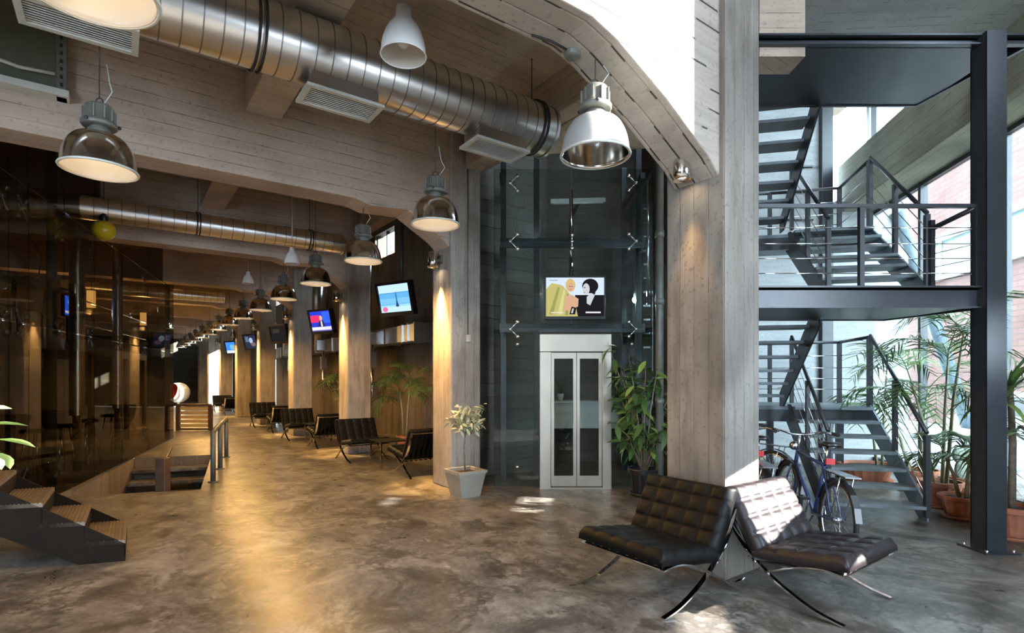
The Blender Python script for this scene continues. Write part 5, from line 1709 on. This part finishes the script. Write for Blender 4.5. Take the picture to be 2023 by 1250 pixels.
# ================================================================== LEFT STEEL STEPS
ls = thing('steel_steps', 'short flight of dark steel steps with ribbed treads at the lower left', 'steps', Vv(-3.14, 4.44, 0))
s0 = Vv(-3.16, 4.42, 0); stepv = Vv(-0.265, -0.085, 0); wv = Vv(-0.43, 0.62, 0)
ed = stepv.normalized()
for k in range(7):
    z = 0.17 * (k + 1)
    p = s0 + stepv * k + UP * z
    mb = MB(); mb.prism([p, p + ed * 0.30, p + ed * 0.30 + wv, p + wv], (0, 0, -0.03)); td = mb.build('tread', M['tread'], ls)
    mb = MB()
    for q in range(11):
        a = p + ed * (0.012 + 0.027 * q) + UP * 0.0
        mb.prism([a, a + ed * 0.012, a + ed * 0.012 + wv * 0.98, a + wv * 0.98], (0, 0, 0.006))
    mb.build('tread_ribs', M['tread'], td)
    mb = MB(); mb.prism([p + UP * -0.03, p + wv - UP * 0.03, p + wv - UP * 0.14, p - UP * 0.14], ed * 0.012); mb.build('riser_lip', M['step_dark'], ls)
for q, nm in ((0.0, 'stringer'), (1.0, 'stringer')):
    a = s0 + wv * q
    e = a + stepv * 7
    mb = MB(); mb.prism([a + Vv(0, 0, 0), a + UP * 0.14, e + UP * (0.17 * 7 + 0.10), e + ed * 0.3 + UP * (0.17 * 7 + 0.10), e + ed * 0.3 + UP * (0.17 * 7 - 0.16), a - ed * -0.32], wv.normalized() * (0.012 if q == 0 else -0.012)); mb.build(nm, M['step_dark'], ls)
e = s0 + stepv * 7
mb = MB(); mb.prism([e + UP * 1.33, e + ed * 1.1 + UP * 1.33, e + ed * 1.1 + wv + UP * 1.33, e + wv + UP * 1.33], (0, 0, -0.05)); mb.build('platform', M['tread'], ls)
for q in (0.02, 0.95):
    mb = MB(); mb.beam(e + ed * 1.05 + wv * q, e + ed * 1.05 + wv * q + UP * 1.28, 0.06, 0.06, XV); mb.build('leg', M['steel'], ls)

# ================================================================== ROOM BEHIND THE LEFT GLASS
def off(u, d, z=0.0):
    k = (u - CX) / FPX
    m_ = -gn
    Y = (d + g0.dot(m_)) / (k * m_.x + m_.y)
    return Vv(k * Y, Y, z)
mz = thing('mezzanine', 'dark timber mezzanine floor behind the left glass partition', 'mezzanine', off(150, 1.5, 1.9))
mb = MB(); mb.prism([off(-10, 0.9, 1.94), off(290, 0.9, 1.94), off(290, 0.9, 1.94) - gn * 1.6, off(-10, 0.9, 1.94) - gn * 1.6], (0, 0, 0.16)); mb.build('deck', M['woodd'], mz)
for u in (20, 90, 180, 250, 285):
    mb = MB(); p = off(u, 1.0); mb.beam(p, p + UP * 1.94, 0.08, 0.08, XV); mb.build('post', M['woodd'], mz)
for z in (2.5, 2.95):
    mb = MB(); mb.tube([off(-10, 0.93, z), off(288, 0.93, z)], 0.012, 6); mb.build('rail', M['chrome'], mz)
dk = thing('trestle_desk', 'trestle desk with tilted board on the mezzanine behind the left glass', 'desk', off(60, 1.4, 2.10))
a, b = off(18, 1.4, 2.10), off(100, 1.4, 2.10)
mb = MB(); mb.beam(a + UP * 1.0, b + UP * 1.0, 0.6, 0.03); mb.build('top', M['steptop'], dk)
for q in (0.1, 0.85):
    c = a.lerp(b, q)
    for sx in (-0.14, 0.14):
        mb = MB(); mb.tube([c + gd * sx, c + gd * sx * 0.2 + UP * 0.98], 0.018, 6); mb.build('trestle_leg', M['chrome'], dk)
mb = MB(); c = a.lerp(b, 0.65) + UP * 1.01; mb.tube([c, c + gd * 0.15 + UP * 0.55, c - gd * 0.25 + UP * 0.75], 0.012, 6); mb.build('lamp_arm', M['chrome'], dk)
mon = thing('blue_monitor', 'monitor glowing blue behind the left glass partition', 'monitor', off(140, 1.2, 2.10))
c = off(140, 1.2, 2.85)
rt = gd; nn = (gn if (gn.dot(Vv(0, 0, 0) - c) > 0) else -gn)
mb = MB(); mb.box(c - nn * 0.03, (0.62, 0.05, 0.42), (rt, nn, UP)); mb.build('housing', M['plastic'], mon)
picture(mon, c + nn * 0.002, rt, UP, nn, 0.56, 0.36, [(rect(0, 0, 1, 1), (0.02, 0.10, 0.75)), (rect(0, 0.1, 1, 0.22), (0.5, 0.55, 0.8)), (ellipse(0.5, 0.7, 0.3, 0.15), (0.10, 0.38, 0.95))], 1.0)
mb = MB(); mb.beam(c - nn * 0.04 - UP * 0.2, Vv(c.x - nn.x * 0.04, c.y - nn.y * 0.04, 2.10), 0.06, 0.04, XV); mb.build('stand', M['plastic'], mon)
for u, r_, lab in ((152, 0.10, 'upright spiral duct standing in for a reflection in the left glass, left of the yellow globe'), (232, 0.085, 'upright spiral duct standing in for a reflection in the left glass, right of the yellow globe')):  # ducts modelled behind the glass in place of reflections on it
    p = off(u, 0.42)
    rd = thing('reflection_duct', lab, 'duct', p, 'upright spiral ducts')
    mb = MB()
    for k in range(26):
        z = 0.9 + k * 0.14
        mb.lathe([(r_, z), (r_, z + 0.132)], p, None, 20); mb.lathe([(r_ + 0.004, z + 0.132), (r_ + 0.004, z + 0.14)], p, None, 20)
    mb.build('tube', M['galv'], rd)
    mb = MB(); mb.tube([p, p + UP * 0.9], r_ * 0.6, 12); mb.build('stand_pipe', M['woodd'], rd)
    mb = MB(); mb.lathe([(0.001, 4.5), (r_ + 0.02, 4.5), (r_ + 0.02, 4.56), (0.001, 4.56)], p, None, 20); mb.build('collar', M['galv'], rd)
# amber cylinder lamps glimpsed through the glass
for u, lab in ((180, 'amber cylinder lamp behind the left glass, below the yellow globe'), (283, 'amber cylinder lamp behind the left glass near its far end')):
    c = off(u, 1.3, 3.0)
    al = thing('amber_lamp', lab, 'lamp', c)
    mb = MB(); mb.tube([c, c + UP * 0.36], 0.08, 16); mb.build('shade', M['amber'], al)
    mb = MB(); mb.tube([c + UP * 0.36, Vv(c.x, c.y, 4.8)], 0.006, 5); mb.build('cable', M['rubber'], al)
    lamp_light('POINT', (0, 0, -0.10), 26, WARM, al, 0.06)
# bar stools / chairs dark in the lower room
for k, u in enumerate((70, 120, 170, 220)):
    p = off(u, 0.6)
    st_ = thing('bar_stool', f'dark bar stool behind the left glass, {ordn[k]} from the left', 'stool', p, 'stools behind the left glass')
    mb = MB(); mb.lathe([(0.001, 0.72), (0.17, 0.72), (0.18, 0.75), (0.16, 0.77), (0.001, 0.775)], p, None, 18); mb.build('seat', M['leather'], st_)
    for i in range(4):
        a_ = i * math.pi / 2 + 0.6
        mb = MB(); mb.tube([p + Vv(0.2 * math.cos(a_), 0.2 * math.sin(a_), 0), p + Vv(0.1 * math.cos(a_), 0.1 * math.sin(a_), 0.73)], 0.012, 6); mb.build('leg', M['chrome'], st_)

# slotted steel frame with dark panel, top left
fp_ = thing('slotted_frame', 'olive panel in slotted steel angles at the top left', 'panel', B(SP - 0.05, -4.9, 4.02))
mb = MB(); mb.bb(SP - 0.005, SP + 0.04, -6.8, -4.05, 4.07, 4.79); mb.build('panel', simple('olive_panel', (0.10, 0.11, 0.075), 0.5), fp_)
mb = MB(); mb.bb(SP - 0.06, SP + 0.045, -4.05, -3.98, 4.0, 4.79); mb.build('upright_angle', M['gear'], fp_)
mb = MB(); mb.bb(SP - 0.10, SP + 0.045, -6.8, -3.96, 4.0, 4.06); mb.build('level_angle', M['cream'], fp_)
for k in range(9):
    mb = MB(); mb.bb(SP - 0.066, SP - 0.058, -4.025, -4.005, 4.10 + 0.07 * k, 4.13 + 0.07 * k); mb.build('slot', M['rubber'], fp_)
mb = MB(); mb.tube([B(SP - 0.05, -4.06, 4.20), B(SP - 0.08, -4.3, 4.17), B(SP - 0.08, -4.6, 4.22)], 0.016, 8); mb.build('conduit', M['cream'], fp_)

# conduit with a switch box on the second pillar
cd = thing('wall_conduit', 'thin conduit with a small switch box on the pillar left of the lift', 'conduit', B(SP - 0.02, 0.24, 2.0))
mb = MB(); mb.tube([B(SP - 0.012, 0.255, 2.05), B(SP - 0.012, 0.255, 4.34)], 0.009, 8); mb.build('tube', M['gear'], cd)
mb = MB(); mb.bb(SP - 0.035, SP, 0.22, 0.29, 1.98, 2.08); mb.build('switch_box', M['cream'], cd, 0.005)
# lamp rose on the first beam
rs = thing('ceiling_rose', 'grey cable box under the haunched front beam', 'junction box', B(0.3, RT + 0.02, 3.64))
mb = MB(); mb.lathe([(0.001, 3.61), (0.05, 3.61), (0.055, 3.62), (0.055, 3.668)], B(0.36, RT - 0.05, 0), None, 16); mb.build('box', M['gear'], rs)
mb = MB(); mb.tube([B(0.36, RT - 0.10, 3.64), B(0.37, RT - 0.22, 3.655), B(0.4, RT - 0.36, 3.66)], 0.007, 6); mb.build('cable', M['rubber'], rs)
